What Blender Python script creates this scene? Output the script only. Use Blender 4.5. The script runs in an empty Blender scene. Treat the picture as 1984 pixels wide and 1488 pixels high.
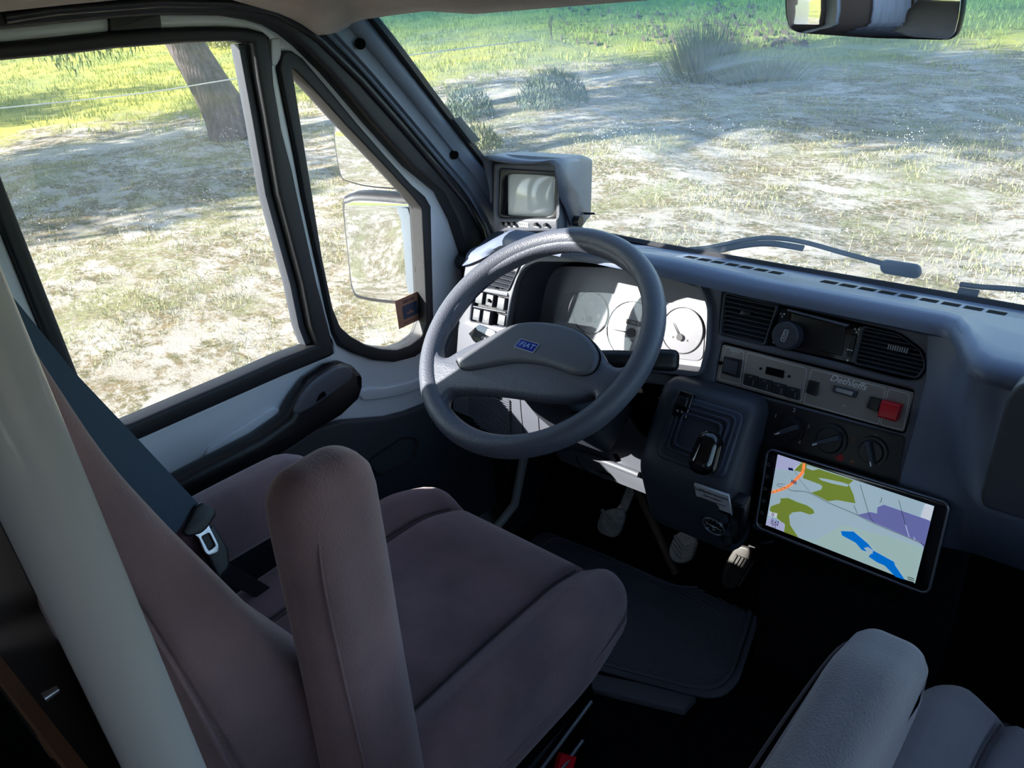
import bpy, bmesh, math, random
import numpy as np
from mathutils import Vector, Matrix
from mathutils.geometry import tessellate_polygon
R = math.radians
random.seed(4); RNG = np.random.default_rng(4)
SC = bpy.context.scene
COL = SC.collection
V = Vector
# ------------------------------------------------------------ camera (metres; cab floor z=0, forward +y, driver side -x)
FPX = 1550.0
CPX, CPY = 992.0, 744.0
CAM = V((.28, 0, 1.30))
_zd = V((1270-CPX, 3600-CPY, FPX)).normalized()
_xm = V((-927-CPX, 88-CPY, FPX)); _xm = (_xm - _zd*_xm.dot(_zd)).normalized()
BX, BZ = -_xm, -_zd
BY = BZ.cross(BX)
if BY.z < 0: BY = -BY
def ray(u, v):
    d = V((u-CPX, v-CPY, FPX)).normalized()
    return V((BX.dot(d), BY.dot(d), BZ.dot(d)))
cam_d = bpy.data.cameras.new('camera'); cam = bpy.data.objects.new('camera', cam_d); COL.objects.link(cam)
cr_, cd_, cf_ = V((BX[0], BY[0], BZ[0])), V((BX[1], BY[1], BZ[1])), V((BX[2], BY[2], BZ[2]))
m = Matrix((( cr_.x, -cd_.x, -cf_.x), (cr_.y, -cd_.y, -cf_.y), (cr_.z, -cd_.z, -cf_.z))).to_4x4()
m.translation = CAM
cam.matrix_world = m
cam_d.sensor_width = 36; cam_d.lens = FPX/1984*36; cam_d.clip_start = .02; cam_d.clip_end = 300
SC.camera = cam

class Fr:
    """a real plane in the cab: origin, two axes, normal; at() reads where a sight line meets it"""
    def __init__(s, o, u, v):
        s.o = V(o); s.u = V(u).normalized(); v = V(v); s.v = (v - s.u*v.dot(s.u)).normalized(); s.n = s.u.cross(s.v)
    def P(s, a, b, h=0): return s.o + s.u*a + s.v*b + s.n*h
    def at(s, p, h=0):
        r = ray(*p); o = s.o + s.n*h; t = (o-CAM).dot(s.n)/r.dot(s.n); q = CAM + r*t - o
        return (q.dot(s.u), q.dot(s.v))
    def ats(s, ps, h=0): return [s.at(p, h) for p in ps]
    def M(s):
        m = Matrix((s.u, s.v, s.n)).transposed().to_4x4(); m.translation = s.o; return m
    def sub(s, a, b, h=0, rot=0):
        c, d = math.cos(rot), math.sin(rot)
        return Fr(s.P(a, b, h), s.u*c+s.v*d, s.v*c-s.u*d)

# ------------------------------------------------------------ materials
def lin(c):
    return tuple(((x/255)/12.92 if x/255 <= .04045 else ((x/255+.055)/1.055)**2.4) for x in c)
def mat(name, col, rough=.5, metal=0, spec=.5, bump=None, sheen=0, var=None, emit=0, coat=0, trans=0):
    m = bpy.data.materials.new(name); m.use_nodes = True
    nt = m.node_tree; b = nt.nodes['Principled BSDF']; L = nt.links
    c = (*lin(col), 1)
    b.inputs['Base Color'].default_value = c
    b.inputs['Roughness'].default_value = rough; b.inputs['Metallic'].default_value = metal
    b.inputs['Specular IOR Level'].default_value = spec
    if sheen:
        b.inputs['Sheen Weight'].default_value = sheen; b.inputs['Sheen Roughness'].default_value = .4
        b.inputs['Sheen Tint'].default_value = (1, .9, .93, 1)
    if coat: b.inputs['Coat Weight'].default_value = coat
    if emit:
        b.inputs['Emission Color'].default_value = c; b.inputs['Emission Strength'].default_value = emit
    tc = None
    if bump or var:
        tc = nt.nodes.new('ShaderNodeTexCoord')
    if bump:
        sc, st, dist = bump
        n = nt.nodes.new('ShaderNodeTexNoise'); n.inputs['Scale'].default_value = sc; n.inputs['Detail'].default_value = 3
        L.new(tc.outputs['Object'], n.inputs['Vector'])
        bp = nt.nodes.new('ShaderNodeBump'); bp.inputs['Strength'].default_value = st; bp.inputs['Distance'].default_value = dist
        L.new(n.outputs['Fac'], bp.inputs['Height']); L.new(bp.outputs['Normal'], b.inputs['Normal'])
    if var:
        sc, amt, col2 = var
        n = nt.nodes.new('ShaderNodeTexNoise'); n.inputs['Scale'].default_value = sc; n.inputs['Detail'].default_value = 4
        L.new(tc.outputs['Object'], n.inputs['Vector'])
        r = nt.nodes.new('ShaderNodeMapRange'); r.inputs['From Min'].default_value = .35; r.inputs['From Max'].default_value = .65
        r.inputs['To Max'].default_value = amt; L.new(n.outputs['Fac'], r.inputs['Value'])
        mx = nt.nodes.new('ShaderNodeMix'); mx.data_type = 'RGBA'
        mx.inputs['A'].default_value = c; mx.inputs['B'].default_value = (*lin(col2), 1)
        L.new(r.outputs['Result'], mx.inputs['Factor']); L.new(mx.outputs['Result'], b.inputs['Base Color'])
    return m
M = {}
M['dash'] = mat('dash plastic', (86, 89, 100), .50, bump=(700, .25, .001))
M['dashtop'] = mat('dash top plastic', (100, 110, 132), .42, bump=(700, .25, .001))
M['darkplastic'] = mat('dark plastic', (56, 60, 70), .5, bump=(600, .2, .001))
M['black'] = mat('black plastic', (22, 23, 27), .4)
M['gloss'] = mat('glossy black', (12, 13, 16), .12, coat=.4)
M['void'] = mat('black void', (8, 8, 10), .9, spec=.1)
M['rubber'] = mat('black rubber', (30, 31, 36), .55, bump=(90, .15, .002))
M['rim'] = mat('steering wheel foam', (84, 88, 100), .42, bump=(420, .5, .0015))
M['hub'] = mat('hub plastic', (86, 89, 98), .5, bump=(800, .25, .001))
M['white'] = mat('white enamel', (222, 228, 236), .25, bump=(6, .1, .004), coat=.3)
M['whitep'] = mat('off white plastic', (200, 202, 205), .4)
M['pillar'] = mat('pillar trim', (108, 118, 134), .5, bump=(500, .25, .001))
M['fabric'] = mat('velour', (134, 108, 112), .9, spec=.2, sheen=.45, bump=(500, .5, .002), var=(9, .55, (88, 76, 84)))
M['fabric_lit'] = mat('velour lit', (138, 134, 140), .9, spec=.2, sheen=.5, bump=(500, .5, .002), var=(9, .5, (112, 108, 116)))  # same velour, window light on the passenger seat put into the colour
M['seam'] = mat('seam thread', (58, 46, 52), .9, sheen=.2)
M['headliner'] = mat('headliner felt', (158, 148, 140), .95, sheen=.3, bump=(250, .4, .003), var=(12, .5, (130, 120, 115)))
M['carpet'] = mat('carpet', (26, 26, 31), 1, spec=.1, bump=(300, .8, .004))
M['mat'] = mat('rubber mat', (112, 116, 132), .75, bump=(200, .3, .002))
M['belt'] = mat('belt webbing', (52, 74, 92), .6, bump=(900, .5, .001))
M['steel'] = mat('steel', (190, 192, 196), .28, metal=1)
M['alu'] = mat('aluminium', (205, 203, 200), .42, metal=.4, bump=(150, .3, .001), var=(60, .5, (120, 118, 116)))
M['pedalrubber'] = mat('worn pedal rubber', (205, 203, 198), .4, metal=.2, var=(80, .6, (140, 138, 134)))
M['silver'] = mat('silver trim', (150, 156, 166), .3, metal=.8)
M['tube'] = mat('cream painted tube', (156, 157, 166), .38, coat=.2)
M['pedalgrey'] = mat('grey pedal rubber', (66, 64, 62), .5)
M['rust'] = mat('brown steel', (96, 74, 60), .6, var=(40, .6, (70, 55, 48)))
M['wood'] = mat('brown wood', (110, 76, 52), .5, bump=(60, .2, .002))
M['panelgrey'] = mat('panel taupe', (140, 134, 130), .5)
M['ink'] = mat('white print', (225, 228, 232), .5)
M['inkdim'] = mat('grey print', (150, 154, 160), .5)
M['red'] = mat('red plastic', (205, 20, 40), .35)
M['redsoft'] = mat('red marking', (170, 30, 40), .5)
M['orange'] = mat('orange marking', (210, 110, 60), .5)
M['gauge'] = mat('gauge face grey', (140, 140, 148), .45)
M['gaugewhite'] = mat('gauge face white', (185, 185, 190), .4)
M['gaugeink'] = mat('gauge ink', (50, 48, 52), .5)
M['boot'] = mat('gear boot', (58, 64, 80), .42, bump=(60, .3, .003))
M['bluebadge'] = mat('blue badge', (10, 45, 140), .25, coat=.5)
M['badgeink'] = mat('badge letters', (170, 205, 245), .3, metal=.5)
M['crt'] = mat('tube screen glass', (236, 240, 238), .12, coat=.6)
M['label'] = mat('white label', (200, 202, 206), .5)
M['labelink'] = mat('label ink', (20, 20, 24), .5)
M['sticker'] = mat('orange sticker', (196, 140, 112), .5, var=(120, .4, (180, 118, 95)))
M['stickerblue'] = mat('sticker blue', (60, 70, 95), .5)
M['oblong'] = mat('pale blue paper', (190, 215, 225), .6)
M['yellow'] = mat('yellow tag', (215, 185, 60), .6)
M['mirror'] = mat('mirror glass', (225, 230, 235), .02, metal=1)
M['curtain'] = mat('pale curtain', (205, 216, 228), .9, sheen=.2, bump=(40, .3, .004))
M['wallint'] = mat('interior panel', (120, 105, 95), .7)
M['vanpaint'] = mat('van paint', (225, 226, 228), .25, coat=.5)
M['bark'] = mat('bark', (98, 88, 90), .95, bump=(14, 1, .06), var=(8, .9, (70, 60, 58)))
for n_ in [n_ for n_ in M['bark'].node_tree.nodes if n_.type == 'TEX_NOISE']:
    mp_ = M['bark'].node_tree.nodes.new('ShaderNodeMapping'); mp_.inputs['Scale'].default_value = (2.2, 2.2, .45); mp_.inputs['Rotation'].default_value = (.1, .36, 0)
    l_ = n_.inputs['Vector'].links[0]; M['bark'].node_tree.links.new(l_.from_socket, mp_.inputs[0]); M['bark'].node_tree.links.new(mp_.outputs[0], n_.inputs['Vector'])
M['leaf'] = mat('pine foliage', (66, 96, 58), .8, var=(3, .6, (98, 125, 70)))
M['rush'] = mat('rush blades', (104, 112, 70), .8, var=(4, .7, (150, 140, 90)))
M['bush'] = mat('dark shrub leaves', (98, 112, 96), .85, var=(4, .7, (105, 115, 85)))
M['twig'] = mat('dry twig', (110, 95, 80), .9)
M['clod'] = mat('dark clod', (92, 76, 62), .95)
M['wire'] = mat('fence wire', (205, 200, 190), .4, metal=.3)

def glass_mat(name, tint=(.93, .97, .96), dust=.05, streak=0, band=None, rough=0.0):
    """clear pane: straight-through transmission, weak reflection and a film of dust that real light falls on"""
    m = bpy.data.materials.new(name); m.use_nodes = True; nt = m.node_tree; L = nt.links
    for n in list(nt.nodes): nt.nodes.remove(n)
    N = nt.nodes.new
    out = N('ShaderNodeOutputMaterial'); tr = N('ShaderNodeBsdfTransparent'); gl = N('ShaderNodeBsdfGlossy'); gl.inputs['Roughness'].default_value = .01
    df = N('ShaderNodeBsdfDiffuse'); df.inputs['Color'].default_value = (.75, .86, .95, 1)
    tl = N('ShaderNodeBsdfTranslucent'); tl.inputs['Color'].default_value = (.75, .86, .95, 1)
    tr.inputs['Color'].default_value = (*tint, 1)
    a = N('ShaderNodeMixShader'); a.inputs[0].default_value = .04; L.new(tr.outputs[0], a.inputs[1]); L.new(gl.outputs[0], a.inputs[2])
    d = N('ShaderNodeMixShader'); d.inputs[0].default_value = .5; L.new(df.outputs[0], d.inputs[1]); L.new(tl.outputs[0], d.inputs[2])
    b = N('ShaderNodeMixShader'); L.new(a.outputs[0], b.inputs[1]); L.new(d.outputs[0], b.inputs[2]); L.new(b.outputs[0], out.inputs[0])
    tc = N('ShaderNodeTexCoord')
    n1 = N('ShaderNodeTexNoise'); n1.inputs['Scale'].default_value = 5; n1.inputs['Detail'].default_value = 5; L.new(tc.outputs['Object'], n1.inputs['Vector'])
    r1 = N('ShaderNodeMapRange'); r1.inputs['From Min'].default_value = .3; r1.inputs['From Max'].default_value = .75
    r1.inputs['To Min'].default_value = dust*.5; r1.inputs['To Max'].default_value = dust*1.8; L.new(n1.outputs['Fac'], r1.inputs['Value'])
    fac = r1.outputs['Result']
    def math_(op, x, y, clamp=False):
        k = N('ShaderNodeMath'); k.operation = op; k.use_clamp = clamp
        for i, q in enumerate((x, y)):
            if isinstance(q, (int, float)): k.inputs[i].default_value = q
            elif q is not None: L.new(q, k.inputs[i])
        return k.outputs[0]
    sp = N('ShaderNodeSeparateXYZ'); L.new(tc.outputs['Object'], sp.inputs[0])
    if streak:
        # wiped arcs: noise stretched round the wiper pivots (object space: x along the pane, y up the pane)
        total = None
        for (px, py, r0, r1_, a0, a1, amt) in streak:
            dx = math_('SUBTRACT', sp.outputs['X'], px); dy = math_('SUBTRACT', sp.outputs['Y'], py)
            rr = math_('SQRT', math_('ADD', math_('MULTIPLY', dx, dx), math_('MULTIPLY', dy, dy)), None)
            an = math_('ARCTAN2', dy, dx)
            cb = N('ShaderNodeCombineXYZ'); L.new(math_('MULTIPLY', rr, 55), cb.inputs[0]); L.new(math_('MULTIPLY', an, 1.2), cb.inputs[1])
            ns = N('ShaderNodeTexNoise'); ns.inputs['Scale'].default_value = 2.2; ns.inputs['Detail'].default_value = 6; L.new(cb.outputs[0], ns.inputs['Vector'])
            rs = N('ShaderNodeMapRange'); rs.inputs['From Min'].default_value = .4; rs.inputs['From Max'].default_value = .7; L.new(ns.outputs['Fac'], rs.inputs['Value'])
            def band_(x, lo, hi, w):
                p = N('ShaderNodeMapRange'); p.interpolation_type = 'SMOOTHSTEP'; p.inputs['From Min'].default_value = lo; p.inputs['From Max'].default_value = lo+w; L.new(x, p.inputs['Value'])
                q = N('ShaderNodeMapRange'); q.interpolation_type = 'SMOOTHSTEP'; q.inputs['From Min'].default_value = hi-w; q.inputs['From Max'].default_value = hi
                q.inputs['To Min'].default_value = 1; q.inputs['To Max'].default_value = 0; L.new(x, q.inputs['Value'])
                return math_('MULTIPLY', p.outputs[0], q.outputs[0])
            mk = math_('MULTIPLY', band_(rr, r0, r1_, .03), band_(an, a0, a1, .12))
            t = math_('MULTIPLY', math_('MULTIPLY', mk, rs.outputs[0]), amt)
            total = t if total is None else math_('ADD', total, t)
        fac = math_('ADD', fac, total, True)
    if band:
        y0, y1, colr = band; mr0 = N('ShaderNodeMapRange'); mr0.inputs['From Min'].default_value = y0; mr0.inputs['From Max'].default_value = y1; mr0.inputs['To Max'].default_value = .13; mr0.interpolation_type = 'SMOOTHSTEP'; mr0.inputs['From Min'].default_value = y0-.03; mr0.inputs['From Max'].default_value = y1+.03; L.new(sp.outputs['Y'], mr0.inputs['Value']); fac = math_('ADD', fac, mr0.outputs[0], True)
    L.new(fac, b.inputs[0])
    if band:
        y0, y1, colr = band
        mr = N('ShaderNodeMapRange'); mr.interpolation_type = 'SMOOTHSTEP'; mr.inputs['From Min'].default_value = y0; mr.inputs['From Max'].default_value = y1
        L.new(sp.outputs['Y'], mr.inputs['Value'])
        mx = N('ShaderNodeMix'); mx.data_type = 'RGBA'; mx.inputs['A'].default_value = (*tint, 1); mx.inputs['B'].default_value = (*colr, 1)
        L.new(mr.outputs['Result'], mx.inputs['Factor']); L.new(mx.outputs['Result'], tr.inputs['Color'])
    return m

# ------------------------------------------------------------ object helpers
WM = {}
def tag(o, label=None, cat=None, group=None, kind=None):
    if label: o['label'] = label
    if cat: o['category'] = cat
    if group: o['group'] = group
    if kind: o['kind'] = kind
    return o
def thing(name, loc, label, cat, group=None, kind=None):
    o = bpy.data.objects.new(name, None); COL.objects.link(o); o.location = loc; o.empty_display_size = .05
    WM[o.name] = Matrix.Translation(V(loc))
    return tag(o, label, cat, group, kind)
def link(name, me, mats, parent=None, smooth=35):
    """link a mesh given in world coordinates"""
    if not isinstance(mats, (list, tuple)): mats = [mats]
    if not me.materials:
        for q in mats: me.materials.append(q)
    if smooth:
        me.polygons.foreach_set('use_smooth', [True]*len(me.polygons)); me.set_sharp_from_angle(angle=R(smooth))
    o = bpy.data.objects.new(name, me); COL.objects.link(o)
    if parent is not None:
        o.parent = parent; o.matrix_parent_inverse = WM.get(parent.name, Matrix()).inverted()
        WM[o.name] = Matrix()
    else:
        co = np.empty(len(me.vertices)*3); me.vertices.foreach_get('co', co); co = co.reshape(-1, 3)
        c = (co.min(0)+co.max(0))/2; c[2] = co[:, 2].min()
        me.vertices.foreach_set('co', (co-c).ravel()); o.location = c
        WM[o.name] = Matrix.Translation(V(c))
    me.update()
    return o
def mesh(name, vs, fs, mats, parent=None, smooth=35, mi=None):
    me = bpy.data.meshes.new(name); me.from_pydata([tuple(v) for v in vs], [], fs)
    if not isinstance(mats, (list, tuple)): mats = [mats]
    for q in mats: me.materials.append(q)
    if mi: me.polygons.foreach_set('material_index', mi)
    me.update()
    return link(name, me, mats, parent, smooth)
class MB:
    def __init__(s): s.v = []; s.f = []; s.mi = []; s.k = 0
    def add(s, vs, fs, k=None):
        b = len(s.v); s.v += [tuple(v) for v in vs]; s.f += [tuple(b+i for i in f) for f in fs]; s.mi += [s.k if k is None else k]*len(fs); return s
    def box(s, fr, a0, a1, b0, b1, h0, h1, k=None):
        vs = [fr.P(a, b, h) for h in (h0, h1) for b in (b0, b1) for a in (a0, a1)]
        return s.add(vs, [(0, 2, 3, 1), (4, 5, 7, 6), (0, 1, 5, 4), (2, 6, 7, 3), (0, 4, 6, 2), (1, 3, 7, 5)], k)
    def cyl(s, p0, p1, r0, r1=None, n=20, k=None, cap=True):
        p0, p1 = V(p0), V(p1); r1 = r0 if r1 is None else r1
        d = (p1-p0).normalized(); a = d.orthogonal().normalized(); b = d.cross(a)
        vs = [p + (a*math.cos(2*math.pi*i/n)+b*math.sin(2*math.pi*i/n))*r for p, r in ((p0, r0), (p1, r1)) for i in range(n)]
        fs = [(i, (i+1) % n, n+(i+1) % n, n+i) for i in range(n)]
        if cap: fs += [tuple(range(n))[::-1], tuple(range(n, 2*n))]
        return s.add(vs, fs, k)
    def tube(s, path, prof, closed=False, up=(0, 0, 1), n=12, k=None):
        """prof: radius, list of radii, or list of (side, up) points"""
        path = [V(p) for p in path]; N = len(path); up = V(up); rings = []
        for i, p in enumerate(path):
            t = ((path[(i+1) % N] if closed or i < N-1 else p) - (path[i-1] if closed or i > 0 else p)).normalized()
            sd = t.cross(up); sd = sd.normalized() if sd.length > 1e-4 else t.orthogonal().normalized(); w = sd.cross(t)
            if isinstance(prof, (int, float)): pr = [(prof*math.cos(2*math.pi*j/n), prof*math.sin(2*math.pi*j/n)) for j in range(n)]
            elif isinstance(prof[0], (int, float)): pr = [(prof[i]*math.cos(2*math.pi*j/n), prof[i]*math.sin(2*math.pi*j/n)) for j in range(n)]
            else: pr = prof
            rings.append([p + sd*x + w*y for x, y in pr])
        K = len(rings[0]); vs = [q for r in rings for q in r]; fs = []
        for i in range(N if closed else N-1):
            j = (i+1) % N
            fs += [(i*K+q, i*K+(q+1) % K, j*K+(q+1) % K, j*K+q) for q in range(K)]
        if not closed: fs += [tuple(range(K))[::-1], tuple(range((N-1)*K, N*K))]
        return s.add(vs, fs, k)
    def loft(s, rings, cap=True, k=None):
        K = len(rings[0]); vs = [q for r in rings for q in r]; fs = []
        for i in range(len(rings)-1):
            fs += [(i*K+q, i*K+(q+1) % K, (i+1)*K+(q+1) % K, (i+1)*K+q) for q in range(K)]
        if cap: fs += [tuple(range(K))[::-1], tuple(range((len(rings)-1)*K, len(rings)*K))]
        return s.add(vs, fs, k)
    def build(s, name, mats, parent=None, smooth=35):
        return mesh(name, s.v, s.f, mats, parent, smooth, s.mi)
def cr(pts, n=6, closed=True):
    """Catmull-Rom through points of any dimension"""
    P = [np.array(p, float) for p in pts]; N = len(P); out = []
    for i in range(N if closed else N-1):
        g = (lambda j: P[j % N]) if closed else (lambda j: P[min(max(j, 0), N-1)])
        a, b, c, d = g(i-1), g(i), g(i+1), g(i+2)
        for k in range(n):
            t = k/n; out.append(tuple(.5*((2*b)+(-a+c)*t+(2*a-5*b+4*c-d)*t*t+(-a+3*b-3*c+d)*t**3)))
    if not closed: out.append(tuple(P[-1]))
    return out
def rnd(pts, r, n=5):
    """closed polygon with filleted corners; r number or list"""
    out = []; N = len(pts)
    for i in range(N):
        p = np.array(pts[i], float); a = np.array(pts[i-1], float); b = np.array(pts[(i+1) % N], float)
        rr = r[i] if isinstance(r, (list, tuple)) else r
        da = a-p; db = b-p; la, lb = np.linalg.norm(da), np.linalg.norm(db); rr = min(rr, la*.48, lb*.48)
        A = p+da/la*rr; B = p+db/lb*rr
        for k in range(n+1):
            t = k/n; out.append(tuple((1-t)**2*A+2*t*(1-t)*p+t*t*B))
    return out
def rect(a0, a1, b0, b1, r=0, n=5):
    q = [(a0, b0), (a1, b0), (a1, b1), (a0, b1)]
    return rnd(q, r, n) if r else q
def circ(a, b, r, n=32, ry=None): return [(a+r*math.cos(2*math.pi*i/n), b+(ry or r)*math.sin(2*math.pi*i/n)) for i in range(n)]
def slab_me(fr, outer, holes=(), h0=0, h1=.01, bevel=0):
    cu = bpy.data.curves.new('c', 'CURVE'); cu.dimensions = '2D'; cu.fill_mode = 'BOTH'
    for pl in [outer]+list(holes):
        sp = cu.splines.new('POLY'); sp.points.add(len(pl)-1); sp.use_cyclic_u = True
        for i, q in enumerate(pl): sp.points[i].co = (q[0], q[1], 0, 1)
    th = abs(h1-h0)/2; bevel = min(bevel, th*.98)
    cu.extrude = max(th-bevel, 0); cu.bevel_depth = bevel; cu.bevel_resolution = 2; cu.offset = -bevel
    ob = bpy.data.objects.new('c', cu); COL.objects.link(ob)
    dg = bpy.context.evaluated_depsgraph_get(); dg.update()
    me = bpy.data.meshes.new_from_object(ob.evaluated_get(dg))
    bpy.data.objects.remove(ob); bpy.data.curves.remove(cu); me.materials.clear()
    bm = bmesh.new(); bm.from_mesh(me); bmesh.ops.remove_doubles(bm, verts=bm.verts, dist=1e-6)
    bmesh.ops.recalc_face_normals(bm, faces=bm.faces); bm.to_mesh(me); bm.free()
    me.transform(Matrix.Translation((0, 0, (h0+h1)/2))); me.transform(fr.M())
    return me
def slab(name, fr, outer, holes=(), h0=0, h1=.01, bevel=0, m=None, parent=None, smooth=35):
    return link(name, slab_me(fr, outer, holes, h0, h1, bevel), m, parent, smooth)
def flat(name, fr, polys, mats, parent=None):
    """printed faces lying on a plane: (points, material index, tiny height)"""
    b = MB()
    for pts, k, h in polys:
        tris = tessellate_polygon([[V((p[0], p[1], 0)) for p in pts]])
        vs = [fr.P(p[0], p[1], h) for p in pts]; fs = []
        for t in tris:
            a, c, d = [V(pts[i]+(0,)) if len(pts[i]) == 2 else V(pts[i]) for i in t]
            fs.append(t if (c-a).cross(d-a).z > 0 else t[::-1])
        b.add(vs, fs, k)
    return b.build(name, mats, parent, 0)
def stroke(pts, w, closed=False):
    """thin strokes as quads"""
    out = []; N = len(pts)
    for i in range(N if closed else N-1):
        a = np.array(pts[i]); c = np.array(pts[(i+1) % N]); d = c-a; l = np.linalg.norm(d)
        if l < 1e-7: continue
        n = np.array([-d[1], d[0]])/l*w/2; e = d/l*w*.3
        out.append([tuple(a-n-e), tuple(c-n+e), tuple(c+n+e), tuple(a+n-e)])
    return out
def text(s, fr, a, b, size, m, parent, name='lettering', h=.0006, rot=0, shear=0, align='CENTER', th=.0001, squash=1, bold=0):
    cu = bpy.data.curves.new('t', 'FONT'); cu.body = s; cu.size = size; cu.align_x = align; cu.align_y = 'CENTER'; cu.extrude = th; cu.shear = shear; cu.offset = bold
    ob = bpy.data.objects.new('t', cu); COL.objects.link(ob); dg = bpy.context.evaluated_depsgraph_get(); dg.update()
    me = bpy.data.meshes.new_from_object(ob.evaluated_get(dg)); bpy.data.objects.remove(ob); bpy.data.curves.remove(cu); me.materials.clear()
    me.transform(Matrix.Diagonal((squash, 1, 1, 1))); me.transform(fr.sub(a, b, h, rot).M())
    return link(name, me, m, parent, 0)
def rbox(fr, size, r, n=14, warp=None):
    """dense rounded box centred on fr, local coords -> world; warp(x,y,z)->(x,y,z)"""
    hx, hy, hz = [s/2 for s in size]; vs = []; fs = []; idx = {}
    def vert(p):
        key = tuple(round(c, 5) for c in p)
        if key in idx: return idx[key]
        q = [p[0]*hx, p[1]*hy, p[2]*hz]; rr = min(r, hx, hy, hz)
        c = [max(-(h-rr), min(h-rr, x)) for x, h in zip(q, (hx, hy, hz))]
        d = V(q)-V(c)
        if d.length > 1e-9: q = V(c)+d.normalized()*rr*min(1, d.length/rr if max(abs(x) for x in d) < rr*.999 else 1)
        q = tuple(q)
        if warp: q = warp(*q)
        idx[key] = len(vs); vs.append(fr.P(*q)); return idx[key]
    T = [-1+2*i/n for i in range(n+1)]
    for ax in range(3):
        for sg in (-1, 1):
            for i in range(n):
                for j in range(n):
                    q = []
                    for (a, b) in ((T[i], T[j]), (T[i+1], T[j]), (T[i+1], T[j+1]), (T[i], T[j+1])):
                        p = [0, 0, 0]; p[ax] = sg; p[(ax+1) % 3] = a; p[(ax+2) % 3] = b; q.append(vert(p))
                    fs.append(tuple(q) if sg > 0 else tuple(q[::-1]))
    return vs, fs
def pad(name, fr, size, r, m, parent=None, n=14, warp=None, smooth=60):
    vs, fs = rbox(fr, size, r, n, warp); return mesh(name, vs, fs, m, parent, smooth)
XYZ = Fr((0, 0, 0), (1, 0, 0), (0, 1, 0))
def world(o): return Fr(o, (1, 0, 0), (0, 1, 0))
def lerp(a, b, t): return a+(b-a)*t
def sstep(x, a, b):
    t = max(0, min(1, (x-a)/(b-a))); return t*t*(3-2*t)
# ============================================================ body shell
DR = Fr((-.87, 0, 0), (0, 1, 0), (0, 0, 1))            # inner face of the driver door, normal into the cab
WS = Fr((0, 1.27, 2.3375-1.23*1.27), (1, 0, 0), (0, -1, 1.23))   # windscreen plane, normal into the cab
ST = 'structure'
def struct(o): o['kind'] = ST; return o

main_out = [(478,55),(505,62),(518,73),(523,126),(526,164),(541,252),(561,328),(571,375),(610,550),(632,631),(644,683),(636,689),(543,727),(423,780),(273,846)]
main_in = [(484,84),(494,151),(508,227),(533,375),(580,550),(596,631),(610,667),(543,691),(443,735),(253,816)]
def rear_close(front, zt, zb, y): return [(y, zb)] + [(y, zt)] + front
mo = DR.ats(main_out); mi_ = DR.ats(main_in)
top_o = DR.ats([(0,83),(108,73),(208,62),(307,55),(400,52),(440,52)]); top_i = DR.ats([(0,117),(108,107),(227,93),(360,83),(454,79)])
bot_o = [(.30, mo[-1][1]+.004)]; bot_i = [(.322, mi_[-1][1]+.004)]
MO = [(.30, top_o[0][1]+.006)] + top_o + mo + bot_o
MI = [(.322, top_i[0][1]+.006)] + top_i + mi_ + bot_i
QO = DR.ats([(541,108),(548,99),(561,99),(581,113),(601,136),(631,171),(687,239),(742,302),(793,358),(819,380),(830,399),(833,525),(836,640),(825,672),(800,690),(760,700),(720,696),(680,682),(655,668),(641,640),(620,540),(600,450),(584,375),(571,302),(548,189),(537,133)])
QI = DR.ats([(560,130),(601,171),(667,244),(742,323),(790,375),(812,402),(818,525),(822,625),(812,652),(790,668),(765,677),(735,675),(705,667),(675,650),(655,632),(640,595),(620,500),(600,375),(576,227),(566,164)])
door_edge = DR.ats([(0,53),(108,42),(208,32),(307,25),(406,26),(440,28),(490,38),(523,50),(553,68),(581,91),(631,141),(657,171),(717,242),(793,326),(853,375),(881,430),(902,494),(912,560),(915,640)])
DE = [(.225, door_edge[0][1]+.010)] + door_edge + [(1.105, .50), (1.105, .12), (.225, .12)]
door = thing('door_1', (-.87, .4, .12), None, None, kind=ST)
slab('door_panel', DR, DE, [MO, QO], -.035, 0, .006, M['white'], door)
# black run channels and glass
slab('window_seal', DR, MO, [MI], -.03, .010, .007, M['rubber'], door)
QI = rnd(QI, .006, 3)
slab('quarter_window_seal', DR, QO, [QI], -.03, .008, .003, M['rubber'], door)
chan = DR.ats([(480,84),(492,150),(506,227),(531,375),(578,550),(594,631),(607,666)]); chan2 = [(a-.012, b) for a, b in chan]
slab('glass_channel', DR, chan+chan2[::-1], [], -.03, -.006, .002, M['darkplastic'], door)
GL = glass_mat('side glass', (.985, .995, .99), .012)
slab('door_glass', DR, [(a, b) for a, b in MI], [], -.024, -.021, 0, GL, door, 0)
slab('quarter_glass', DR, [(a, b) for a, b in QI], [], -.022, -.019, 0, GL, door, 0)
# pressed highlights, lower trim, armrest
st = DR.ats([(398,895),(543,800)]); d = V((st[1][0]-st[0][0], st[1][1]-st[0][1])); nn = V((-d.y, d.x)).normalized()*.022
stad = [tuple(V(st[0])+nn), tuple(V(st[1])+nn), tuple(V(st[1])-nn), tuple(V(st[0])-nn)]
slab('pressed_panel', DR, rnd(stad, .02), [], -.002, .006, .005, M['white'], door)
rib = DR.ats([(700,752),(750,748),(800,735),(838,715),(880,700),(880,720),(838,735),(800,757),(750,770),(700,774)])
slab('pressed_panel', DR, cr(rib, 4), [], -.002, .006, .005, M['white'], door)
low = DR.ats([(237,945),(400,925),(523,885),(612,828),(664,814),(745,808),(785,798),(822,784),(850,765),(900,740)], .012)
LO = [(.23, low[0][1]-.005)] + low + [(1.10, .48), (1.10, .12), (.23, .16)]
trim = slab('lower_trim', DR, LO, [], .0, .018, .007, M['darkplastic'], door)
pk = DR.ats([(705,895),(780,845),(812,850),(800,890),(730,925)], .018)
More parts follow.
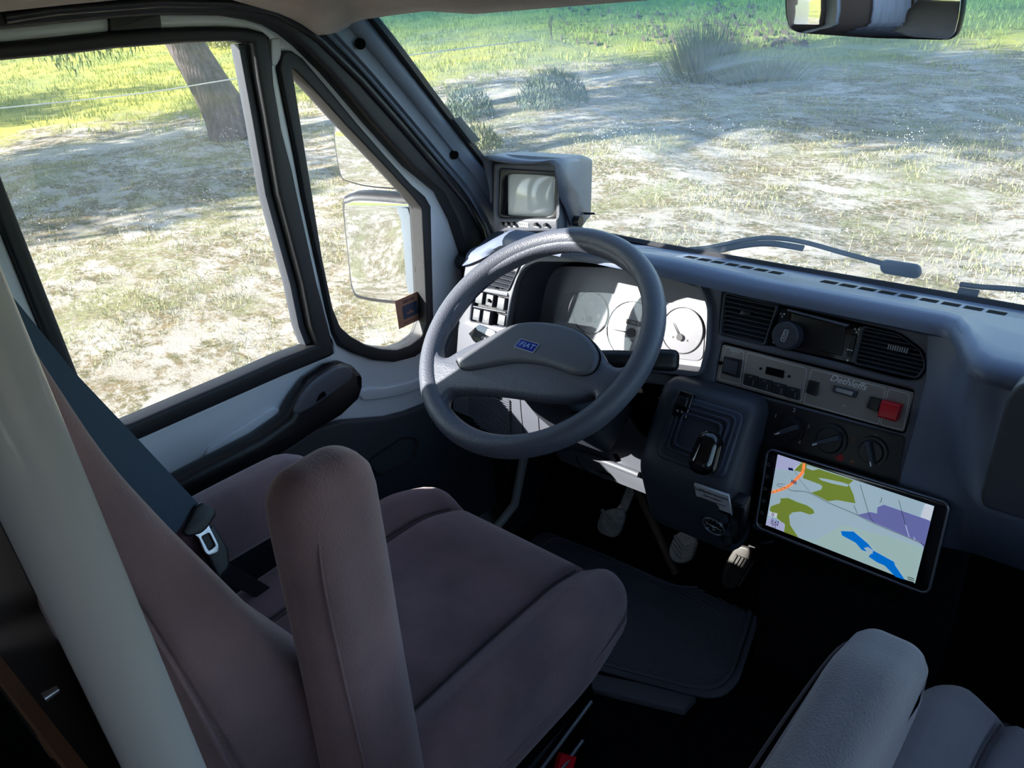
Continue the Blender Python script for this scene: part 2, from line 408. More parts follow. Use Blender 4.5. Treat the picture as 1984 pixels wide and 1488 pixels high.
slab('speaker_recess', DR, rnd(pk, .015), [rnd([tuple(V(q).lerp(V(pk[0]).lerp(V(pk[2]), .5), .12)) for q in pk], .012)], .016, .022, .003, M['rubber'], door)
arm_px = [(230,990),(342,931),(503,848),(560,808),(576,776),(604,738),(644,711),(669,704),(689,711),(703,727),(705,750),(697,775),(664,806),(612,838),(543,885),(378,966),(240,1035)]
ar = DR.ats(arm_px, .04); ar = [(.235, ar[0][1]-.0)] + ar + [(.235, ar[-1][1])]
arm = slab('door_armrest', DR, ar, [], .0, .045, .016, M['black'], door)
cup = DR.ats([(572,803),(580,776),(606,742),(644,716),(667,709),(679,714),(683,724),(676,738),(650,757),(610,785)], .046)
slab('pull_cup', DR, cr(cup, 3), [], .038, .049, .004, M['hub'], door)
slab('cup_recess', DR, rnd(DR.ats([(612,780),(633,765),(627,757),(617,766)], .049), .003), [], .0485, .0495, 0, M['void'], door)
slab('pull_hole', DR, rnd(DR.ats([(694,727),(700,730),(700,748),(694,745)], .045), .004), [], .044, .0462, 0, M['void'], door)
# latch block and check strap hints
slab('latch_cover', DR, rnd(DR.ats([(523,75),(541,74),(543,110),(533,128),(524,126)], 0), .004), [], -.001, .004, .002, M['whitep'], door)
blk = DR.ats([(208,32),(307,25),(310,55),(210,62)])
slab('dark_clip', DR, rnd(blk, .003), [], -.01, .006, .002, M['black'], door)
# sticker on the quarter glass
stp = [(767,583),(817,567),(822,615),(773,638)]
sf = DR.ats(stp, -.017); o2 = sf[3]; ux = V((sf[2][0]-o2[0], sf[2][1]-o2[1])); vy = V((sf[0][0]-o2[0], sf[0][1]-o2[1]))
STK = Fr(DR.P(o2[0], o2[1], -.017), DR.u*ux.x+DR.v*ux.y, DR.u*vy.x+DR.v*vy.y); sw, sh = ux.length, vy.length
stk = flat('window_sticker', STK, [(rect(0, sw, 0, sh), 0, .0003), (rnd([(sw*.22, sh*.24), (sw*.8, sh*.24), (sw*.8, sh*.72), (sw*.22, sh*.72)], .002), 1, .0006)] +
     [(rect(sw*(.38+.09*k), sw*(.44+.09*k), sh*.38, sh*(.44+.05*(k % 2))), 0, .0009) for k in range(3)] +
     [(s_, 2, .0009) for k in range(8) for s_ in stroke([(sw*(.2+.08*k), sh*.10), (sw*(.25+.08*k), sh*.14)], .0015)], [M['sticker'], M['stickerblue'], M['labelink']])
tag(stk, 'orange sticker with a blue square at the lower corner of the quarter window', 'sticker')
text('DIEBSTAHL', STK, sw*.5, sh*.84, sh*.15, M['stickerblue'], stk, h=.0009, squash=.7)
# ------------------------------------------------------------ door opening seal (black arc) and body
SEAL = Fr((-.85, 0, 0), (0, 1, 0), (0, 0, 1))
so = SEAL.ats([(0,12),(100,-2),(300,-15),(430,-12),(520,3),(570,30),(611,60),(692,141),(768,227),(843,315),(894,375),(925,430),(945,500)])
si = SEAL.ats([(0,57),(108,46),(208,36),(307,29),(406,29),(440,30),(490,38),(523,48),(553,66),(581,89),(631,139),(657,169),(717,240),(793,324),(853,373),(881,428),(902,494)])
SO = [(.16, so[0][1]+.015), (.16, so[0][1]+.015)][:1] + so + [(1.13, .12)] + [(1.095, .12)] + si[::-1] + [(.215, si[0][1]+.012), (.215, .12), (.16, .12)]
o = slab('trim_1', SEAL, SO, [], -.03, .012, .008, M['rubber'], None); struct(o)
so2 = [(a-.004, b-.012) for a, b in so]
b = MB(); b.tube([SEAL.P(a, c, .012) for a, c in so2], .007, up=(1, 0, 0)); struct(b.build('trim_2', M['black']))
# outer body side with openings, B pillar, rear walls
BS = Fr((-.885, 0, 0), (0, 1, 0), (0, 0, 1))
body_hole = [(.19, 1.262)] + [(a, b) for a, b in [SEAL.at(p) for p in [(0,30),(208,12),(430,8),(530,35),(660,155),(793,300),(870,380),(920,494)]]] + [(1.09, .125), (.19, .12)]
wl = slab('wall_left', BS, [(-2.6, -.4), (1.5, -.4), (1.5, .55), (1.33, .74), (.92, 1.235), (.70, 1.5), (.4, 1.95), (-2.6, 1.95)], [body_hole], -.045, -.02, 0, M['vanpaint']); struct(wl)
RS = Fr((.89, 0, 0), (0, 1, 0), (0, 0, 1))
wr = slab('wall_right', RS, [(-2.6, -.4), (1.5, -.4), (1.5, .55), (1.33, .74), (.92, 1.235), (.70, 1.5), (.4, 1.95), (-2.6, 1.95)],
          [[(-.1, .72), (.72, .70), (1.0, .72), (.86, .98), (.70, 1.2), (-.1, 1.23)], rect(-1.9, -.8, .75, 1.4)], 0, .06, 0, M['vanpaint']); struct(wr)
struct(slab('window_3', RS, [(-.1, .72), (.72, .70), (1.0, .72), (.86, .98), (.70, 1.2), (-.1, 1.23)], [], .02, .024, 0, GL, None, 0))
struct(slab('window_4', RS, rect(-1.9, -.8, .75, 1.4), [], .02, .024, 0, GL, None, 0))  # unseen side window, put in for fill light
BK = Fr((0, -2.6, 0), (1, 0, 0), (0, 0, 1))
struct(slab('wall_rear', BK, rect(-1.0, 1.0, -.4, 1.95), [rect(-.88, -.46, .6, 1.4)], -.05, .0, 0, M['wallint']))
# interior lining of the living area behind the cab
struct(slab('wall_left_lining', Fr((-.86, 0, 0), (0, 1, 0), (0, 0, 1)), [(-2.58, 0), (.20, 0), (.20, 1.285), (.10, 1.30), (-2.58, 1.5)], [], -.02, .0, 0, M['wallint']))
# A pillar trim : columns from the door seal to the windscreen edge
pa = [(611,60),(650,98),(692,141),(768,227),(843,315),(894,375),(925,430),(950,500)]
pd = [(700,14),(735,58),(790,128),(855,212),(915,290),(955,340),(985,395),(1010,450)]
A = [SEAL.P(*SEAL.at(p)) for p in pa]; D = [WS.P(*WS.at(p)) + WS.n*.004 for p in pd]
A = [V(q) for q in cr([tuple(a) for a in A], 4, False)]; D = [V(q) for q in cr([tuple(a) for a in D], 4, False)]
prof = [(0, .0), (.06, -.004), (.1, .004), (.14, .010), (.2, .012), (.24, .006), (.28, .010), (.33, .013), (.40, .008), (.58, .006), (.66, .012), (.9, .014), (.97, .010), (1.0, 0)]
vs = []; fs = []
for i, (a, d_) in enumerate(zip(A, D)):
    nrm = V((.65, -.62, -.2)).normalized()
    for t, h in prof: vs.append(a.lerp(d_, t)+nrm*h)
K = len(prof)
for i in range(len(A)-1):
    for k in range(K-1): fs.append((i*K+k, i*K+k+1, (i+1)*K+k+1, (i+1)*K+k))
pil = struct(mesh('trim_3', vs, fs, M['pillar'], None, 50))
for px, t in (((698,85), 0), ((880,300), 0)):
    # round plugs in the pillar trim
    q = min(((i, k) for i in range(len(A)) for k in (9, 10, 11)), key=lambda ik: (lambda p: (p-CAM).normalized().angle(ray(*px)))(A[ik[0]].lerp(D[ik[0]], prof[ik[1]][0])))
    c = A[q[0]].lerp(D[q[0]], prof[q[1]][0]); nr = V((.65, -.62, -.2)).normalized()
    r_ = ray(*px); tt = (c+nr*.013-CAM).dot(nr)/r_.dot(nr); c = CAM+r_*tt
    mb = MB(); mb.cyl(c-nr*.006, c+nr*.002, .0085, n=20); o = mb.build('screw_plug', M['void'])
    tag(o, 'round black plug near the %s of the windscreen pillar trim' % ('top' if px[1] < 200 else 'foot'), 'plug', 'plugs in the pillar trim')
mb = MB(); c = SEAL.P(*SEAL.at((899,507))); mb.cyl(c-V((.01, 0, 0)), c+V((.014, 0, 0)), .016, .013, n=20)
tag(mb.build('rubber_stop', M['black']), 'black round rubber stop on the door pillar beside the dash end', 'rubber stop')
# black windscreen edge
edge = [WS.P(*WS.at(p)) for p in [(705,18),(760,86),(850,206),(940,322),(962,350)]]
edge += [WS.P(-.80, .06), WS.P(-.76, .015), WS.P(-.5, -.002), WS.P(0, 0), WS.P(.5, -.002), WS.P(.78, .02)]
mb = MB(); mb.tube([tuple(e) for e in cr([tuple(e) for e in edge], 5, False)], [(-.014, -.004), (.014, -.004), (.014, .006), (-.014, .006)], up=WS.n)
struct(mb.build('trim_4', M['rubber']))
# windscreen pane
WSG = glass_mat('windscreen glass', (.955, .985, .985), .07,
   streak=[(-.10, -.02, .41, .56, R(50), R(112), .26), (-.62, -.05, .36, .62, R(40), R(112), .20)],
   band=(.48, .64, (.06, .36, .50)))
me = slab_me(XYZ, rnd([(-.86, -.02), (.86, -.02), (.80, .66), (-.80, .66)], .04), [], -.006, -.002, 0)
me.materials.append(WSG); wsg = bpy.data.objects.new('window_1', me); COL.objects.link(wsg); wsg.matrix_world = WS.M(); struct(wsg)
# pale blue rectangle and small black strip flat on the pane
for nm, px, mt, lb, ct in (('pale_oblong', [(873,232),(892,226),(931,272),(912,278)], 'oblong', 'pale blue rectangle on the windscreen by the pillar', 'oblong'),
                           ('black_strip', [(1129,411),(1151,412),(1155,416),(1132,416)], 'black', 'short black strip on the windscreen right of the monitor', 'stripe')):
    o = flat(nm, WS, [(WS.ats(px, .0), 0, .0)], M[mt]); tag(o, lb, ct)
# ------------------------------------------------------------ headliner and roof
E_px = [(470,-60),(500,-12),(516,-2),(536,15),(560,26),(581,38),(600,52),(611,60),(632,58),(652,54),(668,50),(676,44),(684,28)]
E = [SEAL.P(*SEAL.at(p)) for p in E_px]
E = [V((-.845, e.y, e.z)) for e in E]
E[-1] = WS.P(*WS.at((690,24)), .014); E[-2] = E[-3].lerp(E[-1], .66); E[-3] = E[-4].lerp(E[-1], .4)
E += [WS.P(*WS.at((707,18)), .012), WS.P(*WS.at((770,8)), .012), WS.P(*WS.at((843,-2)), .012), WS.P(-.55, .60, .012), WS.P(-.2, .615, .012), WS.P(.3, .615, .012), WS.P(.84, .60, .012)]
L0 = [SEAL.at(p) for p in ((0, 6), (140, -8), (300, -22), (430, -18))]
E = [V((-.845, -.4, L0[0][1]+.03))] + [V((-.845, q[0], q[1])) for q in L0] + E[3:]
vs = []; fs = []
for e in E:
    side = max(0, min(1, (-.5-e.x)/.3))
    t = V((lerp(e.x, -.45, side), max(-.5, min(.55, e.y-.3)), 1.52))
    for k, (q, bz) in enumerate([(0, -.0), (.0, .012), (.05, .020), (.12, .03), (.3, .05), (.6, .05), (1, 0)]):
        p = e.lerp(t, q) + V((0, 0, -bz*(q > .04))) ; 
        if k == 1: p = e + V((.004*side, -.008, -.004))
        vs.append(p)
K = 7
for i in range(len(E)-1):
    for k in range(K-1): fs.append((i*K+k, i*K+k+1, (i+1)*K+k+1, (i+1)*K+k))
struct(mesh('ceiling', vs, fs, M['headliner'], None, 60))
struct(slab('roof', world((0, 0, 1.56)), [(-1.0, -2.65), (1.0, -2.65), (1.0, .86), (-1.0, .86)], [rect(-.7, .7, -2.5, -1.6)], 0, .04, 0, M['vanpaint']))  # unseen roof opening added to let more sky light inside
rf = MB(); p0, p1 = WS.P(0, .62, -.01), V((0, .80, 1.60))
f2 = Fr(WS.P(0, .60, -.01), (1, 0, 0), WS.v); rf.box(f2, -.93, .93, 0, .6, -.03, 0); struct(rf.build('roof_front', M['vanpaint']))
struct(slab('ceiling_rear', world((0, 0, 1.5)), rect(-.86, .88, -2.58, .5), [rect(-.7, .7, -2.5, -1.6)], 0, .06, 0, M['headliner']))  # same added opening through the lining, brightens the rear curtains
# ------------------------------------------------------------ floor, toe board, bulkhead
struct(slab('floor', XYZ, [(-.95, -2.58), (.95, -2.58), (.95, 1.36), (-.95, 1.36)], [], -.03, 0, 0, M['carpet']))
fl = MB(); fl.add([(-.95, 1.22, -.002), (.95, 1.22, -.002), (.95, 1.42, .28), (-.95, 1.42, .28), (.95, 1.42, .66), (-.95, 1.42, .66)], [(0, 1, 2, 3), (3, 2, 4, 5)])
struct(fl.build('wall_front', M['carpet'], None, 30))
struct(slab('trim_6', Fr((-.866, 0, 0), (0, 1, 0), (0, 0, 1)), [(1.10, .0), (1.44, .0), (1.44, .70), (1.16, .72), (1.115, .60)], [], 0, .012, .004, M['darkplastic']))
# bonnet and cowl ahead of the windscreen
bn = MB(); xs = [-.95, -.8, -.4, 0, .4, .8, .95]
rings = []
for y, z in ((1.285, .735), (1.36, .69), (1.5, .60), (1.75, .48), (1.85, .35), (1.88, .0), (1.88, -.3)):
    rings.append([V((x, y-abs(x)**3*.12, z-abs(x)**3*.06)) for x in xs])
vs = [p for r in rings for p in r]; K = len(xs)
fs = [(i*K+k, i*K+k+1, (i+1)*K+k+1, (i+1)*K+k) for i in range(len(rings)-1) for k in range(K-1)]
bo = mesh('bonnet', vs, fs, M['vanpaint'], None, 60); struct(bo)
cw = MB(); cw.box(Fr((0, 1.30, .735), (1, 0, 0), (0, .93, -.36)), -.86, .86, -.02, .06, -.01, .004); struct(cw.build('trim_5', M['rubber']))

# ------------------------------------------------------------ door mirror outside
MR = Fr((-1.10, 1.08, .8), (.94, .35, 0), (0, 0, 1))
mir = thing('door_mirror', MR.P(0, 0), 'two-part exterior mirror in black housings outside the quarter window', 'mirror')
up = cr(MR.ats([(642,262),(650,240),(672,234),(740,238),(830,262),(832,372),(790,371),(719,366),(672,355),(655,340)]), 4)
lo = cr(MR.ats([(660,398),(670,382),(700,377),(790,384),(835,395),(838,560),(820,592),(770,592),(705,584),(680,568),(670,500)]), 4)
def shrink(p, k):
    c = np.mean(np.array(p), 0); return [tuple(c+(np.array(q)-c)*k) for q in p]
for q, mname in ((up, 'upper'), (lo, 'lower')):
    h = slab('housing', MR, q, [], -.05, .0, .012, M['rubber'], mir)
    slab('mirror_glass', MR, shrink(q, .90), [], .0, .002, .0005, M['mirror'], h)
for q in ([MR.P(.02, .14, -.03), MR.P(.16, .12, -.03), V((-.93, 1.12, .86))], [MR.P(.02, -.20, -.03), MR.P(.15, -.19, -.03), V((-.93, 1.14, .62))]):
    mb = MB(); mb.tube(q, .012); mb.build('mirror_arm', M['rubber'], mir)
# wipers on the outside of the pane
def wiper(px, pivot, label, h=-.03):
    w = thing('wiper', WS.P(*WS.at(pivot), h), label, 'wiper', 'windscreen wipers')
    pts = [WS.P(*WS.at(p, h), h) for p in px]
    mb = MB(); mb.tube([tuple(q) for q in cr([tuple(p) for p in pts], 6, False)], [(-.0032, -.003), (.0032, -.003), (.0026, .003), (-.0026, .003)], up=WS.n); mb.build('arm', M['black'], w)
    bl = [p - WS.v*.004 + WS.n*.008 for p in pts[2:]]
    mb = MB(); mb.tube([tuple(q) for q in cr([tuple(p) for p in bl], 6, False)], [(-.002, -.004), (.002, -.004), (.0015, .006), (-.0015, .006)], up=WS.n); mb.build('blade', M['rubber'], w)
    c = WS.P(*WS.at(pivot, h), h)
    vs, fs = rbox(Fr(c, WS.u, WS.v), (.062, .026, .02), .010, 8); mesh('pivot_cover', vs, fs, M['darkplastic'], w, 60)
wiper([(1735,517),(1640,492),(1560,470),(1495,461),(1440,466),(1370,480),(1290,486)], (1745,521), 'wiper arm rising and falling across the base of the windscreen behind the steering wheel')
wiper([(2060,570),(1960,560),(1900,556),(1860,551)], (2070,575), 'wiper at the far right foot of the windscreen')
# interior mirror
IM = Fr(CAM+ray(1690,-20)*.84, (.98, .205, .0), (0, .01, 1))
im = thing('rear_view_mirror', IM.o, 'interior rear-view mirror with a black rim at the top of the windscreen', 'mirror')
q = IM.ats([(1516,-110),(1518,30),(1526,58),(1545,66),(1690,76),(1840,80),(1858,68),(1868,30),(1880,-110)])
q = rnd(q, .012); slab('housing', IM, q, [], -.03, 0, .008, M['black'], im)
slab('mirror_glass', IM, shrink(q, .955), [], 0, .0015, .0005, M['mirror'], im)
mb = MB(); mb.tube([IM.P(0, .03, -.03), IM.P(0, .06, -.05), WS.P(IM.o.x, .60, .0)], .008); mb.build('stem', M['black'], im)
# ============================================================ dashboard
TN = math.tan(R(20))
F = Fr((0, 1.0, .63), (1, 0, 0), (0, TN, 1))          # fascia plane, leaning away at the top, normal to the rear
dash = thing('dashboard', (0, 1.1, .45), 'grey van dashboard with instrument binnacle, air vents and centre console panel', 'dashboard')
def fy(z): return 1.0+(z-.63)*TN
def bump(x):  # binnacle hood along x
    return sstep(x, -.735, -.66)*(1-sstep(x, -.36, -.20))
def prot(x): return sstep(x, .055, .125)
xs = [-.818, -.81, -.80, -.78, -.76] + [round(-.745+.015*i, 4) for i in range(0, 64)] + [.25, .3, .4, .55, .7, .8, .86]
vs = []; PK = None
for x in xs:
    b_ = bump(x); p = prot(x); le = 1-sstep(x, -.83, -.70)
    zb = .829+.020*b_-.050*le-.002*p; yb = 1.052-.036*b_-.097*p+.004*le; p2 = sstep(x, .10, .165)
    cv = -.04*(abs(x)/.85)**3
    pr = [(1.285+cv, .768), (1.262+cv, .777), (1.215+cv*.8, .787), (1.21+cv*.8, .791), (1.165+cv*.6, .800-.006*le), (1.160+cv*.6, .806-.01*le)]
    pr += [(lerp(1.15, yb, .35)+cv*.3, lerp(.806-.015*le, zb, .5)), (lerp(1.15, yb, .65), lerp(.806-.02*le, zb, .85)), (yb+.028, zb+.002), (yb+.014, zb+.001), (yb+.005, zb-.003), (yb+.001, zb-.008), (yb, zb-.013)]
    zf = zb-.019
    pr += [(lerp(fy(zf)-.004, yb+.004, p), zf)]
    if x < .05:
        pr += [(fy(zf)+.01, zf-.004), (fy(zf)+.02, zf-.006), (fy(zf)+.03, zf-.008), (fy(zf)+.04, zf-.01)]
    else:
        y0 = lerp(fy(.74)+.002, .925, lerp(p, p2, .4)); y1 = lerp(fy(.65)+.002, .935, p2)
        pr += [(y0, .74), (y1, .655), (lerp(fy(.63), .965, p2), .635), (lerp(fy(.55), .985, p2), .55)]
    PK = len(pr); vs += [V((x, y, z)) for y, z in pr]
fs = [(i*PK+k, (i+1)*PK+k, (i+1)*PK+k+1, i*PK+k+1) for i in range(len(xs)-1) for k in range(PK-1)]
top = mesh('dash_top', vs, fs, M['dashtop'], dash, 50)
path = []
def surf(x, k):
    i = min(range(len(xs)), key=lambda j: abs(xs[j]-x)); q = vs[i*PK+k]; return tuple(q+V((0, -.0004, .0006)))
for i in range(24): path.append(surf(-.28+.0145*i, 8))
path += [surf(.09, 9), surf(.10, 10), surf(.105, 12), surf(.11, 13), surf(.11, 14), surf(.115, 15)]
sm0 = MB(); sm0.tube(path, .0011, n=6)
sm0.build('seam_line', M['void'], dash)
md = top.modifiers.new('t', 'SOLIDIFY'); md.thickness = .004; md.offset = -1

# fascia slab with openings
ob = F.ats([(1004,554),(1013,532),(1028,514),(1052,504),(1124,505),(1186,511),(1249,519),(1327,534),(1358,555),(1374,595),(1371,670),(1358,720),(1342,722),(1150,696),(1060,684),(988,672),(990,632)])
clus_open = rnd(ob, .012, 3)
vent_open = rnd(F.ats([(940,540),(958,508),(1012,505),(1001,530),(986,563),(921,556)]), .005)
sw_open = rnd(F.ats([(917,562),(985,572),(978,634),(911,622)]), .004)
cen_px = [(1400,560),(1510,590),(1640,620),(1740,643),(1788,678),(1798,710),(1780,737),(1750,735),(1640,706),(1500,672),(1393,648)]
cen_open = rnd(F.ats(cen_px), .010)
pan_open = rnd(F.ats([(1397,662),(1772,756),(1753,842),(1383,742)]), .006)
fo = [(-.815, .10)] + [F.at(p) for p in [(900,560)]]
def zt(x):
    b_ = bump(x); le = 1-sstep(x, -.83, -.70); return (.829+.020*b_-.050*le-.019-.63)/math.cos(R(20))
outer = [(-.80, -.16), (-.815, .02), (-.818, zt(-.8)-.01), (-.80, zt(-.80))] + [(x, zt(x)) for x in [-.76, -.72, -.68, -.6, -.5, -.4, -.3, -.2, -.1, 0, .06]] + [(.098, zt(.06)-.02), (.098, -.16), (-.14, -.16), (-.14, -.02), (-.30, -.02), (-.30, .02), (-.60, -.005), (-.67, -.16)]
slab('fascia', F, outer, [clus_open, vent_open, sw_open, cen_open, pan_open], -.012, .0, .004, M['dash'], dash)
# raised rim round the cluster opening
ring_o = shrink(clus_open, 1.035)
slab('binnacle_rim', F, ring_o, [clus_open], -.004, .010, .005, M['dash'], dash)
# dark tub behind the fascia so nothing is seen through it
tb = MB(); tb.box(F, -.70, -.26, -.03, .20, -.110, -.105); tb.box(F, -.80, -.70, -.02, .18, -.035, -.030); tb.box(F, -.26, .09, -.2, .19, -.035, -.030)
tb.build('inner_carcass', M['void'], dash)
# cluster tunnel walls
mb = MB(); N = len(clus_open); dp = .092
vs = [F.P(a, b, -.002) for a, b in clus_open]+[F.P(a*1.0, b, -dp) for a, b in clus_open]
fs = [(i, (i+1) % N, N+(i+1) % N, N+i) for i in range(N)]
mesh('binnacle_tunnel', vs, fs, M['darkplastic'], dash, 50)
# ---- instrument cluster face
G = F.sub(0, 0, -.085)
gx = G.ats([(1040,560),(1080,515),(1190,518),(1290,535),(1380,565),(1420,640),(1400,760),(1060,720),(1020,700)])
cl = slab('instrument_cluster', G, rnd(gx, .02), [], -.006, 0, .002, M['gauge'], dash)
wf = rnd(G.ats([(1066,660),(1078,600),(1110,568),(1180,568),(1290,583),(1345,600),(1366,650),(1362,700),(1060,668)]), .015)
slab('face_plate', G, wf, [], 0, .002, .0008, M['gauge'], cl)
ledge = MB(); a0, b0 = G.at((1060,672)); a1, b1 = G.at((1362,712))
LG = Fr(G.P(a0, b0), G.P(a1, b1)-G.P(a0, b0), G.v); wl_ = (G.P(a1, b1)-G.P(a0, b0)).length
ledge.box(LG, -.03, wl_+.005, -.022, -.002, 0, .012); slab('ledge', LG, rect(-.03, wl_+.004, -.020, -.001, .003), [], 0, .014, .003, M['gaugewhite'], cl)
slab('ledge', LG, rect(-.03, wl_+.004, -.040, -.023, .003), [], 0, .010, .003, M['gauge'], cl)
def dial(px, r, name, face, needle_px, label=None):
    a, b = G.at(px); D_ = G.sub(a, b, .002)
    d = slab(name, D_, circ(0, 0, r, 40), [], 0, .0012, .0004, M[face], cl)
    slab('dial_ring', D_, circ(0, 0, r+.0010, 40), [circ(0, 0, r, 40)], 0, .003, 0, M['gaugeink'], d)
    polys = []
    for i in range(11):
        t = R(200-22*i); polys += [(q, 0, .0014) for q in stroke([(r*.80*math.cos(t), r*.80*math.sin(t)), (r*.92*math.cos(t), r*.92*math.sin(t))], .0008)]
    flat('scale_marks', D_, polys, [M['gaugeink'] if face == 'gaugewhite' else M['gaugewhite']], d)
    return d, D_
a_, b_ = G.at((1146,606)); e_ = G.at((1113,606)); rr = abs(e_[0]-a_)
d1, D1 = dial((1146,606), rr, 'fuel_gauge', 'gauge', None)
d2, D2 = dial((1225,640), rr*1.34, 'speedometer', 'gaugewhite', None)
d3, D3 = dial((1323,640), rr*1.02, 'temperature_gauge', 'gauge', None)
def needle(D_, off, tip, parent, hubr=.006):
    mb = MB(); p0 = D_.P(off[0], off[1], .004); p1 = D_.P(tip[0], tip[1], .004)
    mb.cyl(D_.P(off[0], off[1], .001), D_.P(off[0], off[1], .006), hubr, n=18); mb.cyl(p0, p1, .0012, .0005, n=6)
    mb.build('needle', M['gaugeink'], parent)
needle(D1, (0, -.012), (-.018, .008), d1); needle(D3, (0, -.012), (-.018, .010), d3); needle(D2, (.002, -.004), (-.036, -.006), d2, .0085)
slab('odometer_window', D2, rect(-.014, .018, .010, .019), [], .001, .0016, 0, M['labelink'], d2, 0)
text('10804', D2, .002, .0145, .0085, M['gaugewhite'], d2, h=.0018)
text('1.000', D2, .002, -.0185, .006, M['gaugeink'], d2, h=.0014)
text('50', D1, 0, .017, .006, M['gaugewhite'], d1, h=.0014); text('90', D3, 0, .017, .006, M['gaugewhite'], d3, h=.0014)
for D_, d_ in ((D1, d1), (D3, d3)):
    for sx in (-.014, .014): flat('warning_light', D_, [(circ(sx, -.015, .002, 10), 0, .0015)], [M['gaugeink']], d_)
flat('reserve_mark', D1, [(rect(.016, .022, -.006, .002), 0, .0015)], [M['gaugewhite']], d1)
# clear cover over the dials
CG = glass_mat('cluster cover', (.97, .97, .97), .01)
slab('cover_glass', G, shrink(wf, 1.03), [], .018, .0195, 0, CG, cl, 0)

# ---- air vents
def vent(name, opening, nslat, ncross, tilt_px, frm, parent, depth=.02, lip=True):
    ax = [p[0] for p in opening]; bx = [p[1] for p in opening]; a0, a1, b0, b1 = min(ax), max(ax), min(bx), max(bx)
    v = slab(name, frm, shrink(opening, 1.03), [shrink(opening, .96)], -.004, .003, .001, M['darkplastic'], parent)
    mb = MB()
    for i in range(nslat):
        b = lerp(b0, b1, (i+.5)/nslat)
        xsn = []
        P_ = opening; N = len(P_)
        for k in range(N):
            (x0, y0), (x1, y1) = P_[k], P_[(k+1) % N]
            if (y0-b)*(y1-b) < 0: xsn.append(x0+(x1-x0)*(b-y0)/(y1-y0))
        if len(xsn) < 2: continue
        mb.box(Fr(frm.P(0, b, -.006), frm.u, frm.v*.35-frm.n), min(xsn)+.001, max(xsn)-.001, -.006, .006, -.0009, .0009)
    mb.build('slats', M['darkplastic'] if nslat < 12 else M['dash'], v)
    mb = MB()
    for i in range(ncross):
        a = lerp(a0, a1, (i+.5)/ncross); mb.box(frm, a-.0008, a+.0008, b0+.003, b1-.003, -.024, -.012)
    mb.build('fins', M['black'], v)
    return v
vent('air_vent', vent_open, 8, 5, 0, F, dash)
v1 = rnd(F.ats([(1405,567),(1507,592),(1482,668),(1396,645)]), .005)
v2 = rnd(F.ats([(1672,632),(1742,648),(1785,680),(1794,710),(1778,733),(1655,704)]), .006)
va = vent('air_vent', v1, 9, 6, 0, F, dash); vb = vent('air_vent', v2, 9, 8, 0, F, dash)
a, b = F.at((1445,608)); slab('vent_tab', F, rect(a-.008, a+.008, b-.003, b+.004, .001), [], -.006, .003, .001, M['black'], va)
a, b = F.at((1742,676)); mb = MB()
for i in range(9): mb.box(F, a-.014+i*.003, a-.0125+i*.003, b-.0035, b+.0035, -.004, .003)
mb.build('vent_tab', M['inkdim'], vb)
# ---- centre air control between the vents
ac = slab('air_control', F, rnd(F.ats([(1508,594),(1668,633),(1653,704),(1484,668)]), .002), [], -.012, -.004, .001, M['gloss'], dash)
slab('ledge', F, rnd(F.ats([(1526,598),(1643,628),(1641,633),(1525,602)], .004), .001), [], -.005, .006, .001, M['dashtop'], ac)
slab('control_plate', F, rnd(F.ats([(1533,606),(1637,632),(1630,690),(1528,664)]), .002), [], -.005, -.001, .001, M['black'], ac)
a, b = F.at((1523,650), .012); kb = MB(); kb.cyl(F.P(a, b, -.004), F.P(a, b, .016), .0215, .020, n=40); kb.cyl(F.P(a, b, .016), F.P(a, b, .0175), .020, .0185, n=40)
kn = kb.build('rotary_knob', M['darkplastic'], ac)
slab('outline', F.sub(a, b, 0, R(-10)), rect(-.0035, .0035, -.009, .009, .003), [rect(-.0028, .0028, -.0083, .0083, .0025)], .0174, .018, 0, M['ink'], kn, 0)
text('AUTO', F.sub(a, b, 0), 0, 0, .0045, M['ink'], kn, h=.0176, rot=R(80))
def fan_icon(px, par, s=.004):
    a, b = F.at(px, -.003); fr_ = F.sub(a, b)
    polys = [([(s*.2*math.cos(t)-s*.1*math.sin(t), s*.2*math.sin(t)+s*.1*math.cos(t)), (s*math.cos(t-.3), s*math.sin(t-.3)), (s*math.cos(t+.4), s*math.sin(t+.4))], 0, -.003) for t in (R(30), R(150), R(270))]
    flat('symbol', fr_, polys, [M['ink']], par)
fan_icon((1516,610), ac); fan_icon((1660,640), ac)
for px in ((1499,663), (1642,698)):
    a, b = F.at(px, -.003); flat('symbol', F.sub(a, b), [(circ(0, 0, .0016, 14), 0, -.003)], [M['ink']], ac)
p_ = F.ats([(1508,596),(1486,664)], -.003); flat('symbol', F, [(s_, 0, -.0035) for s_ in stroke([p_[0], p_[1]], .0008)], [M['inkdim']], ac)
p_ = F.ats([(1666,634),(1652,702)], -.003); flat('symbol', F, [(s_, 0, -.0035) for s_ in stroke([p_[0], p_[1]], .0012)], [M['inkdim']], ac)
a, b = F.at((1650,665)); sl = slab('slider', F, rect(a-.003, a+.004, b-.018, b+.012, .002), [], -.006, .002, .001, M['black'], ac)
flat('slider_mark', F, [(rect(a-.004, a+.005, b-.010, b-.009), 0, .0025)], [M['ink']], sl)
